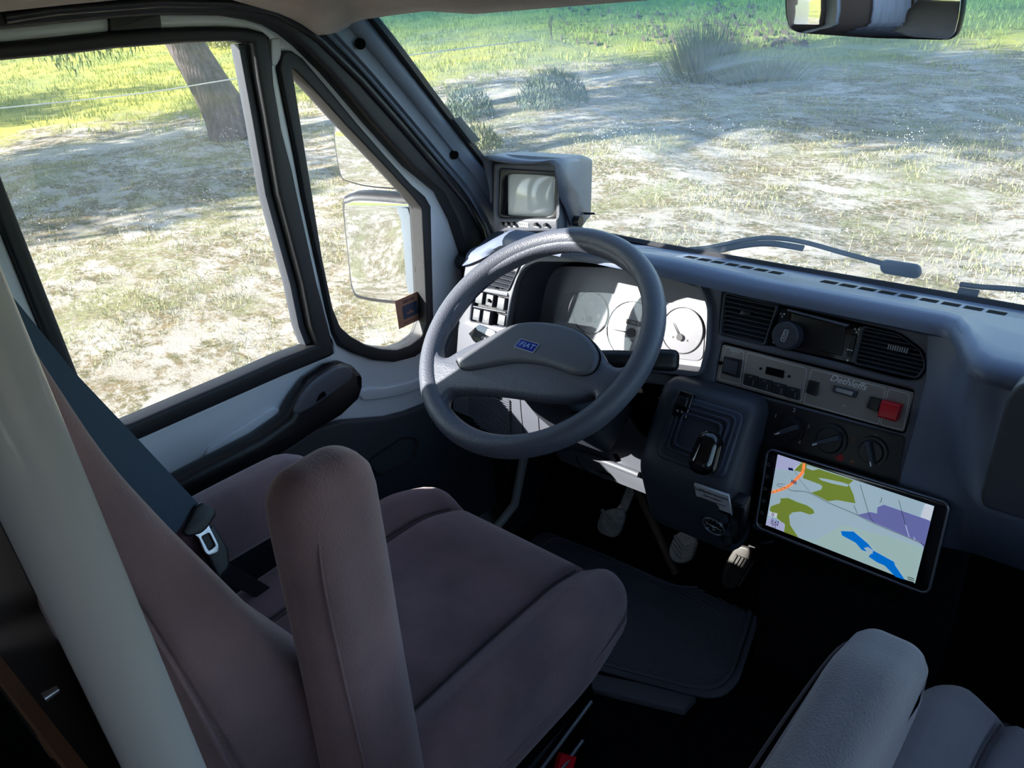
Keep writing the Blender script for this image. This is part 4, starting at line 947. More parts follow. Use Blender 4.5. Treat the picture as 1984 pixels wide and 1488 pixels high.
# ============================================================ pedals
PD = Fr((0, 1.12, .2), (1, 0, 0), (0, .36, .93))
def pedal(name, label, pad_px, arm_px, ribs, mt, armm, aw):
    q = PD.ats(pad_px); c = np.mean(np.array(q), 0); t = thing(name, PD.P(c[0], c[1]-.03, -.01), label, 'pedal')
    slab('pedal_pad', PD, cr(q, 4), [], -.012, 0, .004, M[mt], t, 60)
    mb = MB(); xs_ = [p[0] for p in q]; ys_ = [p[1] for p in q]; P_ = cr(q, 4); N = len(P_)
    for sgn in ((1, -1) if ribs == 'chev' else (0,)):
        n = 9 if sgn else 6
        for i in range(n):
            if sgn:
                # slanting grooves meeting on the centre line
                b = lerp(min(ys_)-.01, max(ys_)+.008, i/n); w = (max(xs_)-min(xs_))/2
                pts = [(c[0]+sgn*.0012, b), (c[0]+sgn*w*.86, b+sgn*0+.016)]
                lo_ = min(ys_)+.008; hi_ = max(ys_)-.006
                if pts[0][1] < lo_ or pts[1][1] > hi_: continue
                f_ = Fr(PD.P(*pts[0]), PD.P(*pts[1])-PD.P(*pts[0]), PD.v); L_ = (PD.P(*pts[1])-PD.P(*pts[0])).length; mb.box(f_, 0, L_, -.0017, .0017, -.004, .004)
            else:
                a_ = lerp(min(xs_), max(xs_), (i+.7)/(n+.4)); b0_, b1_ = min(ys_)+.012, max(ys_)-.012; sk = -.012
                f_ = Fr(PD.P(a_+sk*.2, b0_), PD.P(a_+.012, b1_)-PD.P(a_-.008, b0_), PD.u); mb.box(f_, .004, (b1_-b0_)-.006, -.002, .002, -.0035, .0008)
    mb.build('tread', M[mt] , t)
    if arm_px:
        pts = [PD.P(*PD.at(p), h) for p, h in arm_px]
        mb = MB(); mb.tube(pts, [(-aw, -.003), (aw, -.003), (aw, .003), (-aw, .003)], up=PD.n); mb.build('pedal_arm', M[armm], t)
pedal('clutch_pedal', 'left pedal with a rounded pale rubber pad on a grey arm, nearest the door', [(1172,990),(1195,986),(1208,992),(1206,1015),(1192,1040),(1172,1038),(1158,1028),(1158,1008)],
      [((1190,1000), -.012), ((1200,985), -.02), ((1212,955), -.02), ((1225,900), -.02), ((1250,800), -.02)], 'chev', 'pedalrubber', 'alu', .010)
pedal('brake_pedal', 'middle pedal with a chevron pad hanging on a narrow bright arm', [(1312,1033),(1333,1034),(1348,1048),(1345,1068),(1336,1086),(1318,1092),(1300,1084),(1296,1062)],
      [((1324,1048), -.012), ((1329,1036), -.016), ((1328,1004), -.016), ((1326,940), -.016), ((1328,860), -.016)], 'chev', 'pedalrubber', 'alu', .006)
pedal('accelerator_pedal', 'right pedal with upright ribs, slanting beside the floor mat corner', [(1424,1062),(1444,1060),(1453,1070),(1446,1102),(1430,1134),(1412,1141),(1399,1133),(1402,1100)],
      [((1432,1085), -.012), ((1450,1060), -.03), ((1460,1000), -.05)], 'ribs', 'pedalgrey', 'black', .006)
# ============================================================ floor mat
mt_ = XYZ.ats([(930,1010),(1120,1040),(1300,1090),(1442,1130),(1474,1164),(1466,1215),(1432,1318),(1400,1348),(1345,1345),(1140,1290),(1000,1240)], .012)
mt_[0] = (-.80, 1.19); mt_[1] = (-.62, 1.205); mt_[2] = (-.42, 1.212); mt_[-1] = (-.78, .92)
fm = slab('floor_mat', XYZ, rnd(mt_, .03, 4), [], .001, .008, .002, M['mat'], None); tag(fm, 'dark grey ribbed rubber mat on the floor under the pedals', 'floor mat')
inn = shrink(mt_, .86); mb = MB(); P_ = inn; ys_ = [p[1] for p in P_]; nrb = 46
slab('raised_border', XYZ, rnd(shrink(mt_, .93), .03, 4), [rnd(shrink(mt_, .89), .03, 4)], .008, .013, .002, M['mat'], fm)
for i in range(nrb):
    b = lerp(min(ys_), max(ys_), (i+.5)/nrb); xsn = []
    for k in range(len(P_)):
        (x0_, y0_), (x1_, y1_) = P_[k], P_[(k+1) % len(P_)]
        if (y0_-b)*(y1_-b) < 0: xsn.append(x0_+(x1_-x0_)*(b-y0_)/(y1_-y0_))
    if len(xsn) > 1:
        x0_, x1_ = min(xsn), max(xsn); mb.tube([(lerp(x0_, x1_, t), b+.006*math.sin(t*5), .0085) for t in [j/14 for j in range(15)]], [(-.0016, -.001), (.0016, -.001), (.0008, .0016), (-.0008, .0016)])
mb.build('mat_ribs', M['mat'], fm)
sq = XYZ.ats([(1143,1300),(1240,1320),(1350,1348),(1326,1374),(1148,1332)], .02)
o = slab('floor_step_strip', XYZ, rnd(sq, .004), [], .0, .018, .004, M['mat'], None); tag(o, 'narrow grey strip along the near edge of the floor mat', 'floor strip')
mb = MB(); mb.tube([(-.835, .55, .06), (-.835, .8, .05), (-.835, 1.0, .06), (-.82, 1.12, .12), (-.80, 1.17, .3)], .011); tag(mb.build('sill_trim', M['whitep']), 'pale curved sill edge on the floor by the driver door', 'sill trim')
# ============================================================ seats
def seat_warp(hw, sx):
    def w(x, y, z):
        if z > 0:
            t = abs(x)/hw
            g = math.exp(-((abs(x)-sx)/.006)**2)*.010
            z = z + .022*sstep(abs(x), sx, sx+.05) - .010*(1-min(1, abs(x)/sx)**2)*0 - g + .012*math.cos(y*5)
            z -= .03*sstep(y, .16, .30)
        if z < 0: z += .02*sstep(y, .1, .28)
        return (x*(1-.06*sstep(y, .14, .30)), y, z)
    return w
def make_seat(name, label, ox, oy, fab, oz=0, legs=True):
    t = thing(name, (ox, .42+oy, 0), label, 'seat', 'velour captain seats in the cab')
    cx = ox
    cu_ = world((cx, .455+oy, .445+oz))
    pad('seat_cushion', cu_, (.445, .56, .135), .045, M[fab], t, 40, seat_warp(.222, .135))
    # sewn edge round the side of the cushion
    mb = MB(); pts = [cu_.P(.222, -.26, -.005), cu_.P(.223, 0, -.008), cu_.P(.217, .16, -.012), cu_.P(.205, .22, -.03)]
    mb.tube(cr([tuple(p) for p in pts], 5, False), .0022, n=6); pts = [cu_.P(.218, -.26, .035), cu_.P(.219, 0, .037), cu_.P(.214, .15, .032), cu_.P(.202, .20, .014)]
    mb.tube(cr([tuple(p) for p in pts], 5, False), .0018, n=6); mb.build('seam_piping', M[fab], t)
    wf_ = seat_warp(.222, .135)
    for sx in (-.135, .135):
        mb = MB(); mb.tube([cu_.P(*wf_(sx, y, .0675-(.045-math.sqrt(max(0, .045**2-max(0, y-.235)**2))))) + V((0, 0, .0085)) for y in [-.24+.0265*i for i in range(19)]], .0016, n=6); mb.build('seam', M['seam'], t)
    return t, cu_
ds, dcu = make_seat('driver_seat', 'mauve grey velour driver seat with its inner armrest folded up', -.42, 0, 'fabric')
# backrest : stacked rings, side profile (z, y front, y rear, half width)
def backrest(t, cx, oy, prof, fab, name='backrest'):
    rings = []
    for z, yf, yr, hw in prof:
        n = 40; rg = []
        for i in range(n):
            a = 2*math.pi*i/n; c, s = math.cos(a), math.sin(a); e = .45
            x = hw*math.copysign(abs(c)**e, c); yy = math.copysign(abs(s)**(e if s < 0 else .62), s)
            y = (yf+yr)/2+(yf-yr)/2*yy
            if s > 0: y -= .018*(1-(x/hw)**2)   # hollow front between the bolsters
            rg.append(V((cx+x, y+oy, z)))
        rings.append(rg)
    sm = cr([[c for p in r for c in p] for r in rings], 4, False)
    rings = [[V(r[i:i+3]) for i in range(0, len(r), 3)] for r in sm]
    mb = MB(); mb.loft(rings); return mb.build(name, M[fab], t, 75)
bp = [(.47, .27, .19, .17), (.485, .33, .155, .205), (.55, .335, .145, .215), (.62, .32, .142, .215), (.70, .285, .138, .212), (.78, .245, .132, .208), (.86, .215, .125, .200), (.93, .190, .116, .190), (1.0, .17, .105, .178), (1.08, .158, .088, .168), (1.16, .146, .072, .160), (1.24, .128, .055, .150), (1.275, .11, .055, .130), (1.29, .095, .065, .09)]
br = backrest(ds, -.455, 0, bp, 'fabric')
mb = MB(); pts = [V((-.262, lerp(r[2], r[1], .06)+.004, r[0])) for r in bp[2:11]]; pts = [V((-.455+r[3]*.965, r[2]+.010, r[0])) for r in bp[2:12]]
mb.tube(cr([tuple(p) for p in pts], 4, False), .0022, n=6); mb.build('seam_piping', M['fabric'], br)
# folded-up inner armrest
AR = Fr((-.220, .272, .70), (1, 0, 0), (0, 1, 0))
def arw(x, y, z):
    k = 1-.10*sstep(z, .12, .25); return (x*k, y*(1+.10*sstep(-z, -.1, .2)) + .012*z/.25, z)
ra = pad('armrest', AR, (.076, .094, .50), .034, M['fabric'], ds, 26, arw)
mb = MB(); mb.tube(cr([tuple(AR.P(.0345, -.036, -.24)), tuple(AR.P(.0352, -.032, 0)), tuple(AR.P(.034, -.026, .16)), tuple(AR.P(.028, -.014, .215)), tuple(AR.P(.02, .0, .232))], 5, False), .0012, n=6); mb.build('seam_piping', M['fabric'], ra)
mb = MB(); mb.cyl((-.26, .26, .52), (-.18, .26, .52), .022, n=20); mb.build('armrest_pivot', M['black'], ds)
# lowered outer armrest by the door
AL = world((-.648, .33, .638)); pad('armrest', AL, (.075, .40, .105), .032, M['fabric'], ds, 22, lambda x, y, z: (x, y, z-.10*max(0, y)**1.5-.02*sstep(y, .14, .2)*(1 if z > 0 else -.6)))
mb = MB(); mb.box(world((-.42, .42, 0)), -.17, .17, -.22, .22, .03, .30); mb.box(world((-.42, .42, 0)), -.20, .20, -.26, .26, .0, .03); mb.build('seat_base', M['void'], ds)
mb = MB(); mb.box(world((0, .42, .355)), -.225, -.205, -.2, .18, -.035, .02); rl = mb.build('slide_rail', M['gloss'], ds)
mb = MB(); mb.cyl((-.20, .44, .345), (-.20, .60, .375), .003, n=10); mb.cyl((-.187, .47, .33), (-.187, .56, .345), .003, n=10); mb.build('adjuster_rod', M['silver'], ds)
lv = [V((-.19, .53, .345)), V((-.185, .50, .315)), V((-.18, .46, .28))]; mb = MB(); mb.tube(lv, [(-.013, -.004), (.013, -.004), (.013, .004), (-.013, .004)], up=(1, .3, 1)); mb.build('release_lever', M['red'], ds)
ps, pcu = make_seat('passenger_seat', 'velour passenger seat in a paler window-lit tone at the lower right with its armrest lowered', .375, .075, 'fabric_lit')
backrest(ps, .385, -.12, [(z, yf, yr, hw) for z, yf, yr, hw in bp if z < 1.17] + [(1.19, .12, .07, .12)], 'fabric_lit')
PA = world((.160, .39, .700)); pad('armrest', PA, (.068, .42, .110), .024, M['fabric_lit'], ps, 24, lambda x, y, z: (x+.10*max(0, -y-.1)*0, y, z-.02*sstep(y, .12, .2)*(1 if z > 0 else -.6)))
mb = MB(); mb.tube(cr([(.124, .22, .745), (.124, .40, .746), (.126, .53, .736), (.131, .575, .72)], 5, False), .0015, n=6); mb.build('seam_piping', M['seam'], ps)
mb = MB(); mb.box(world((.375, .5, 0)), -.17, .17, -.22, .22, .0, .37); mb.build('seat_base', M['void'], ps)
# ============================================================ seat belt
BLF = Fr((-.597, .36, .66), (0, 1, 0), (-.5, 0, 1))
bel = thing('seat_belt', (-.735, .33, .55), 'dark blue-grey seat belt with a black and chrome buckle beside the driver seat', 'seat belt')
eR = BLF.ats([(-120,400),(0,545),(140,717),(252,835),(385,977)]); eL = BLF.ats([(-230,470),(-80,640),(55,800),(205,935),(341,1032)])
bq = [BLF.P(*q) for q in eR] + [BLF.P(*q) for q in eL[::-1]]
slab('webbing', BLF, eR+eL[::-1], [], -.0008, .0008, 0, M['belt'], bel)
lp = BLF.ats([(378,978),(392,972),(414,984),(418,996),(402,1022),(388,1035),(362,1041),(350,1033)], .003)
slab('tongue_cover', BLF, rnd(lp, .004), [], -.002, .008, .003, M['black'], bel)
tg = BLF.ats([(372,1034),(403,1012),(407,1022),(424,1056),(423,1070),(404,1077),(396,1070),(384,1042)], .006); th_ = BLF.ats([(390,1040),(405,1032),(417,1057),(404,1067)], .006)
slab('chrome_tongue', BLF, rnd(tg, .003), [rnd(th_, .002)], .004, .007, .001, M['steel'], bel)
bk = BLF.ats([(378,1036),(410,1014),(440,1062),(444,1100),(420,1125),(398,1080)], -.004); slab('buckle', BLF, rnd(bk, .006), [], -.012, .003, .004, M['black'], bel)
mb = MB(); mb.tube([BLF.P(*BLF.at((425,1100)), -.008), V((-.60, .44, .42)), V((-.60, .20, .30)), V((-.66, .16, .0))], [(-.012, -.003), (.012, -.003), (.012, .003), (-.012, .003)], up=(1, 0, 0)); mb.build('anchor_strap', M['black'], bel)
tgq = BLF.ats([(-10,436),(3,440),(12,472),(0,476)], -.002); 
# ============================================================ pole beside the seat
mb = MB(); n = 40
mb.cyl((-.0835, .0705, .0), (-.0835, .0705, 1.50), .0188, n=48); po = mb.build('support_pole', M['tube'], None, 60); tag(po, 'pale cream painted upright tube passing in front of the driver seat back', 'pole')
# dark side cabinet low behind the seat with a brown edge strip and a chrome screw
cb = thing('storage_box', (-.66, -.02, 0), 'dark box with a brown edge low behind the driver seat', 'box')
mb = MB(); mb.box(world((-.60, -.02, 0)), -.24, .28, -.16, .085, .0, .50); mb.build('body', M['void'], cb)
mb = MB(); mb.box(world((-.60, -.02, 0)), -.24, .28, .085, .10, .535, .575); mb.box(world((-.60, -.02, 0)), -.02, .0, .085, .10, .1, .54); mb.build('edge_strip', M['wood'], cb)
c = CAM+ray(105,1340)*((.083-0)/ray(105,1340).y); mb = MB(); mb.cyl(c-V((0, .01, 0)), c+V((0, .004, 0)), .006, .004, n=16); mb.build('screw', M['steel'], cb)
# ============================================================ outdoors
GZ = -.65
def gmat():
    m = bpy.data.materials.new('sandy meadow'); m.use_nodes = True; nt = m.node_tree; L = nt.links; N = nt.nodes.new; b = nt.nodes['Principled BSDF']
    b.inputs['Roughness'].default_value = 1; b.inputs['Specular IOR Level'].default_value = .1
    tc = N('ShaderNodeTexCoord')
    def noise(sc, det=6, rough=.6, st=None):
        n = N('ShaderNodeTexNoise'); n.inputs['Scale'].default_value = sc; n.inputs['Detail'].default_value = det; n.inputs['Roughness'].default_value = rough
        if st:
            mp = N('ShaderNodeMapping'); mp.inputs['Scale'].default_value = st[0]; mp.inputs['Rotation'].default_value = (0, 0, st[1]); L.new(tc.outputs['Object'], mp.inputs[0]); L.new(mp.outputs[0], n.inputs['Vector'])
        else: L.new(tc.outputs['Object'], n.inputs['Vector'])
        return n.outputs['Fac']
    def rng(x, a, b_, c=0, d=1):
        r = N('ShaderNodeMapRange'); r.inputs['From Min'].default_value = a; r.inputs['From Max'].default_value = b_; r.inputs['To Min'].default_value = c; r.inputs['To Max'].default_value = d; L.new(x, r.inputs['Value']); return r.outputs[0]
    def mix(f, A, B):
        mx = N('ShaderNodeMix'); mx.data_type = 'RGBA'; L.new(f, mx.inputs['Factor'])
        for nm, q in (('A', A), ('B', B)):
            if isinstance(q, tuple): mx.inputs[nm].default_value = (*lin(q), 1)
            else: L.new(q, mx.inputs[nm])
        return mx.outputs['Result']
    def mm(op, x, y):
        k = N('ShaderNodeMath'); k.operation = op; k.use_clamp = True
        for i, q in enumerate((x, y)):
            if isinstance(q, (int, float)): k.inputs[i].default_value = q
            else: L.new(q, k.inputs[i])
        return k.outputs[0]
    at = N('ShaderNodeAttribute'); at.attribute_name = 'green'; g = at.outputs['Fac']
    at2 = N('ShaderNodeAttribute'); at2.attribute_name = 'path'
    sand = mix(rng(noise(1.2), .35, .65), (212, 203, 190), (178, 168, 152))
    dry = mix(rng(noise(9), .4, .6), (138, 120, 86), (104, 100, 62))
    grn = mix(rng(noise(1.6, 8, .7), .35, .65), (124, 138, 72), (166, 168, 100))
    yel = mix(rng(noise(.35, 3), .42, .62), grn, (186, 180, 88))
    patch = mm('MULTIPLY', rng(noise(2.3, 9, .75, ((1, 1.8, 1), .9)), .45, .53), rng(noise(26, 6, .85), .40, .52))
    near = mix(patch, sand, dry)
    near = mix(mm('MULTIPLY', rng(noise(.9, 6, .7), .52, .62), rng(noise(30, 4), .4, .55)), near, (150, 150, 106))
    far = mix(mm('MULTIPLY', rng(noise(2.6, 7, .75), .56, .66), .55), yel, (168, 162, 138))
    gg = mm('ADD', g, rng(noise(.8, 6, .7), .3, .7, -.3, .3))
    col = mix(rng(gg, .38, .62), near, far)
    col = mix(at2.outputs['Fac'], col, (214, 206, 190))
    L.new(col, b.inputs['Base Color'])
    bp = N('ShaderNodeBump'); bp.inputs['Strength'].default_value = 1; bp.inputs['Distance'].default_value = .06; L.new(noise(7, 10, .75), bp.inputs['Height']); L.new(bp.outputs[0], b.inputs['Normal'])
    return m
def green_at(x, y):
    # meadow begins beyond a strip of bare sand round the van
    d = np.hypot(x+1.0, y-1.0); return np.clip((d-11.5)/4+.15*np.sin(x*.7+y*.4), 0, 1)
nx = 170
gx_ = np.concatenate([-np.geomspace(70, 12, 50), np.linspace(-11.8, 8, 130), np.geomspace(8.4, 45, 24)]); gy_ = np.concatenate([-np.geomspace(40, 6.2, 20), np.linspace(-6, 17, 150), np.geomspace(17.3, 85, 60)])
X_, Y_ = np.meshgrid(gx_, gy_); Rr = RNG.random
def hfun(x, y):
    return .035*np.sin(x*.9+1.3*np.sin(y*.7))*np.cos(y*.8)+.03*np.sin(2.1*x+.7*y)*np.sin(1.7*y-.5*x)+.010*np.sin(6.1*x+3*np.sin(2*y))*np.cos(5.3*y)
Z_ = GZ + hfun(X_, Y_)
vs = np.stack([X_, Y_, Z_], -1).reshape(-1, 3); W_ = len(gx_); H_ = len(gy_)
ii, jj = np.meshgrid(np.arange(W_-1), np.arange(H_-1)); a = (jj*W_+ii).ravel(); fs = np.stack([a, a+1, a+1+W_, a+W_], 1)
me = bpy.data.meshes.new('ground'); me.from_pydata(vs.tolist(), [], fs.tolist()); me.materials.append(gmat())
at = me.attributes.new('green', 'FLOAT', 'POINT'); at.data.foreach_set('value', green_at(vs[:, 0], vs[:, 1]).astype(np.float32))
# sandy track crossing beyond the shrubs, read on the ground plane
GR = world((0, 0, GZ)); tr = [GR.at(p) for p in [(-60,318),(200,280),(420,245),(650,232),(850,195),(1000,178),(1180,150),(1330,128)]]
tr = np.array(cr(tr, 8, False)); d = np.full(len(vs), 9.9)
for k in range(len(tr)-1):
    A_, B_ = tr[k], tr[k+1]; ab = B_-A_; t = np.clip(((vs[:, :2]-A_)@ab)/(ab@ab), 0, 1); d = np.minimum(d, np.linalg.norm(vs[:, :2]-(A_+t[:, None]*ab), axis=1))
at = me.attributes.new('path', 'FLOAT', 'POINT'); at.data.foreach_set('value', np.clip(1.1-d/.45, 0, .85).astype(np.float32))
me.polygons.foreach_set('use_smooth', [True]*len(me.polygons)); g_o = bpy.data.objects.new('ground', me); COL.objects.link(g_o); struct(g_o)

def blades(name, pts, h, w, lean, mats, mi=None, label=None, parent=None, seg=1):
    """many single blades from numpy arrays"""
    n = len(pts); ang = RNG.random(n)*2*np.pi; dx, dy = np.cos(ang), np.sin(ang); la = RNG.random(n)*2*np.pi; ln = lean*h*(.3+.7*RNG.random(n))
    base = np.asarray(pts); v = np.zeros((n, 3, 3)); v[:, 0] = base; v[:, 1] = base; v[:, 0, 0] -= dx*w/2; v[:, 0, 1] -= dy*w/2; v[:, 1, 0] += dx*w/2; v[:, 1, 1] += dy*w/2
    v[:, 2] = base; v[:, 2, 0] += np.cos(la)*ln; v[:, 2, 1] += np.sin(la)*ln; v[:, 2, 2] += h
    me = bpy.data.meshes.new(name); me.vertices.add(n*3); me.vertices.foreach_set('co', v.ravel()); me.loops.add(n*3); me.loops.foreach_set('vertex_index', np.arange(n*3, dtype=np.int32))
    me.polygons.add(n); me.polygons.foreach_set('loop_start', np.arange(0, n*3, 3, dtype=np.int32)); me.polygons.foreach_set('loop_total', np.full(n, 3, dtype=np.int32))
    for q in mats: me.materials.append(q)
    if mi is not None: me.polygons.foreach_set('material_index', mi.astype(np.int32))
    me.update(calc_edges=True); me.validate(); return link(name, me, mats, parent, 0)
def gz(x, y): return GZ+hfun(x, y)
def clumps(n, k, rad, box, dens):
    c = np.stack([RNG.uniform(box[0], box[1], n*4), RNG.uniform(box[2], box[3], n*4)], 1); c = c[dens(c[:, 0], c[:, 1]) > RNG.random(len(c))][:n]
    p = np.repeat(c, k, 0)+RNG.normal(size=(len(c)*k, 2))*rad; return p
GM = [mat('grass green', (136, 144, 94), .8), mat('grass dry', (178, 168, 122), .85), mat('grass pale', (172, 170, 128), .85), mat('flower white', (235, 232, 225), .8)]
def inview(x, y): return ((y > .35*(-x)-1.5) | (x < -1.3)) & (y > -1.5) & (y < 30)
def dn(x, y):
    s = np.sin(x*1.9+2*np.sin(y*1.1))*np.sin(y*2.3+1.5*np.sin(x*1.3)); r = np.hypot(x, y-1)
    return np.where(inview(x, y) & ~((np.abs(x) < 1.3) & (y < 2.3)), np.clip(.45+.6*s, .08, 1)*np.clip(9/np.maximum(r, 1), .1, 1), 0)
p = clumps(6500, 16, .06, (-13, 5, -1, 14), dn); z = gz(p[:, 0], p[:, 1]); n = len(p)
mi = RNG.choice([0, 1, 1, 2, 2], n); h = RNG.uniform(.015, .055, n)
o = blades('short_grass', np.c_[p, z-.005], h, RNG.uniform(.005, .010, n), .9, GM[:3], mi); tag(o, 'short green and dry grass growing through the pale sand outside', 'grass', None, 'stuff')
p = clumps(900, 3, .05, (-12, 4, 0, 13), dn); n = len(p); z = gz(p[:, 0], p[:, 1]); h = RNG.uniform(.08, .20, n)
o = blades('dry_stalks', np.c_[p, z-.005], h, RNG.uniform(.002, .005, n), .35, GM[1:3], RNG.choice([0, 0, 1], n)); tag(o, 'thin dry stalks scattered over the sand outside', 'dry grass', None, 'stuff')
k = RNG.random(n) < .8; fp = np.c_[p, z][k]; m_ = len(fp); q = np.repeat(fp, 3, 0)+np.c_[RNG.normal(size=(m_*3, 2))*.03, RNG.uniform(.08, .24, m_*3)]
o = blades('small_flowers', q, np.full(len(q), .010), np.full(len(q), .012), .5, [GM[3]]); tag(o, 'tiny white flowers on dry stalks over the sand outside', 'flowers', None, 'stuff')
p = clumps(9000, 9, .08, (-40, 10, 5, 42), lambda x, y: green_at(x, y)*np.where(inview(x, y), 1, 0)*np.clip(14/np.hypot(x, y), .1, 1)); n = len(p)
o = blades('meadow_grass', np.c_[p, gz(p[:, 0], p[:, 1])-.01], RNG.uniform(.06, .16, n), RNG.uniform(.010, .022, n), .7, [mat('meadow green', (138, 150, 80), .85), mat('meadow yellow', (176, 176, 84), .85)], RNG.choice([0, 0, 1], n)); tag(o, 'bright green meadow grass beyond the sandy strip', 'grass', None, 'stuff')
# dark clods in the far meadow
nc = 260; cx_, cy_ = [], []
for _ in range(nc):
    u_, v_ = RNG.uniform(1080, 1560), RNG.uniform(2, 95); q_ = GR.at((u_, v_)); cx_.append(q_[0]); cy_.append(q_[1])
b = MB()
for x, y in zip(cx_, cy_):
    r_ = RNG.uniform(.06, .15); z_ = gz(x, y); k = 6; rg = [[V((x+r_*f*math.cos(6.28*i/k+_), y+r_*f*math.sin(6.28*i/k), z_+hh)) for i in range(k)] for f, hh in ((1, -.01), (.8, r_*.5), (.3, r_*.8))]; b.loft(rg)
o = b.build('earth_clods', M['clod']); tag(o, 'dark little clods strewn over the far green field', 'clods', None, 'stuff')
# ---- shrubs and rushes
def tuft(name, px, h, rad, n, w, lean, m, label, cat, grp=None, leafy=False):
    x, y = GR.at(px); z = float(gz(np.array(x), np.array(y))); pts = np.c_[x+RNG.normal(size=n)*rad*.45, y+RNG.normal(size=n)*rad*.45, np.full(n, z-.02)]
    rr_ = np.hypot(pts[:, 0]-x, pts[:, 1]-y)
    if leafy:
        th = RNG.random(n)*2*np.pi; rr_ = rad*np.sqrt(RNG.random(n)); zz = h*RNG.random(n)*np.sqrt(np.maximum(0, 1-(rr_/rad)**2)); pts = np.c_[x+rr_*np.cos(th), y+rr_*np.sin(th), z+zz]
        hh = RNG.uniform(.05, .12, n)
    else: hh = h*RNG.uniform(.55, 1, n)*np.exp(-(rr_/rad)**2*.6)
    v0 = blades(name, pts, hh, np.full(n, w), lean, [M[m]])
    if not leafy:
        me = v0.data; co = np.empty(len(me.vertices)*3); me.vertices.foreach_get('co', co); co = co.reshape(-1, 3, 3) if False else co.reshape(-1, 3)
        tips = np.arange(2, len(co), 3); c0_ = np.array([x, y, 0])-np.array(v0.location); dv = co[tips-2][:, :2]-c0_[:2]; co[tips, :2] += dv*1.3*(hh/h)[:, None]; me.vertices.foreach_set('co', co.ravel()); me.update()
    return tag(v0, label, cat, grp)
tuft('rush_clump', (1368,148), 1.05, .48, 1100, .022, .25, 'rush', 'tall spiky rush clump, the largest beyond the windscreen', 'rush')
tuft('rush_clump', (1475,160), .55, .50, 500, .022, .3, 'rush', 'lower dark rush clump right of the tallest one', 'rush')
tuft('shrub', (908,222), .42, .36, 1300, .016, .8, 'bush', 'small dark shrub beside the windscreen pillar', 'shrub', None, True)
tuft('shrub', (1072,205), .45, .5, 1900, .016, .8, 'bush', 'wide low dark shrub beyond the monitor', 'shrub', None, True)
tuft('shrub', (915,283), .26, .35, 700, .02, .6, 'rush', 'pale thin weeds just above the monitor', 'weeds', None, True)
tuft('shrub', (450,92), .9, .8, 1500, .06, .8, 'rush', 'grey-green bush far behind the leaning tree trunk', 'shrub', None, True)
x, y = GR.at((1070,92)); mb = MB(); z = GZ; random.seed(8)
def twig(p, d, l, r_, lev):
    e = p+d*l; mb.tube([p, p.lerp(e, .5)+V((random.uniform(-1, 1), random.uniform(-1, 1), 0))*l*.05, e], [r_, r_*.8, r_*.55], n=6)
    if lev:
        for k in range(4):
            dd = (d+V((random.uniform(-1, 1), random.uniform(-1, 1), random.uniform(-.1, .6)))*.75).normalized(); twig(p.lerp(e, random.uniform(.45, 1)), dd, l*.55, r_*.55, lev-1)
twig(V((x, y, z)), V((0, 0, 1)), .42, .014, 3); o = mb.build('bare_sapling', M['twig']); tag(o, 'bare thin sapling in the green field beyond the windscreen', 'sapling')
# ---- trees
def tree(name, base, lean, h, r_, label, crown, seed, frond=True):
    t = thing(name, base, label, 'tree'); rn = np.random.default_rng(seed); b0 = V(base); pts = []; rr_ = []
    for k in range(14):
        s = k/13; p = b0+V((lean[0]*h*s*(1-.25*s), lean[1]*h*s, h*s-.05)); p += V((math.sin(s*9+seed)*.05, math.cos(s*7)*.05, 0)); pts.append(p); rr_.append(r_*(1-.55*s)*(1+.55*math.exp(-s*16)))
    mb = MB(); mb.tube(pts, rr_, n=28); tk = mb.build('trunk', M['bark'], t, 60)
    top = pts[-1]
    mb = MB()
    for k in range(8):
        a = k*.785+seed; mb.tube([pts[9+k % 4], pts[9+k % 4]+V((math.cos(a)*crown*.4, math.sin(a)*crown*.4, .6)), pts[9+k % 4]+V((math.cos(a)*crown*.8, math.sin(a)*crown*.8, .7))], [.10, .07, .03], n=8)
    mb.build('branches', M['bark'], t)
    n = 9000; cl_ = rn.normal(size=(70, 3))*np.array([crown*.5, crown*.5, crown*.22])+np.array([top.x, top.y, top.z])
    idx = rn.integers(0, 70, n); p = cl_[idx]+rn.normal(size=(n, 3))*np.array([.38, .38, .22]); blades('foliage', p, np.full(n, .16), np.full(n, .13), 1.2, [M['leaf']], parent=t)
    return t
bx, by = GR.at((455,268))
tree('pine_tree', (bx, by, GZ), (-.36, -.10), 5.2, .27, 'leaning pine trunk with rough bark seen through the driver window', 3.0, 1)
tree('pine_tree', (-15.6, -2.4, GZ), (.02, .0), 4.4, .24, 'pine left of the van whose crown shades the sand before the leaning trunk', 2.3, 2)
tree('pine_tree', (-24.5, -2.6, GZ), (.0, .03), 4.6, .26, 'farthest left pine casting shade across the green meadow', 2.6, 5)
tree('pine_tree', (-11.4, -.2, GZ), (.0, .02), 7.4, .28, 'tall pine beside the van casting the long shade beyond the windscreen', 2.6, 7)
# drooping branch ends hanging into the top of the driver window
x0_, y0_ = -17.0, 6.6
n = 4200; c_ = CAM+ray(95,92)*16.5; cl_ = RNG.normal(size=(26, 3))*np.array([.5, 1.3, .22])+np.array([c_.x, c_.y, c_.z+.35]); p = cl_[RNG.integers(0, 26, n)]+RNG.normal(size=(n, 3))*np.array([.22, .22, .15])
br_ = thing('hanging_branch', (c_.x, c_.y, c_.z), 'dark green drooping branch at the top left of the driver window', 'branch')
blades('needles', p, np.full(n, -.15), np.full(n, .03), .4, [M['leaf']], parent=br_)
mb = MB(); mb.tube([c_+V((-.6, -3, 1.4)), c_+V((0, 0, .6)), c_+V((.3, 2.2, .5))], [.08, .05, .02], n=8); mb.build('bough', M['bark'], br_)
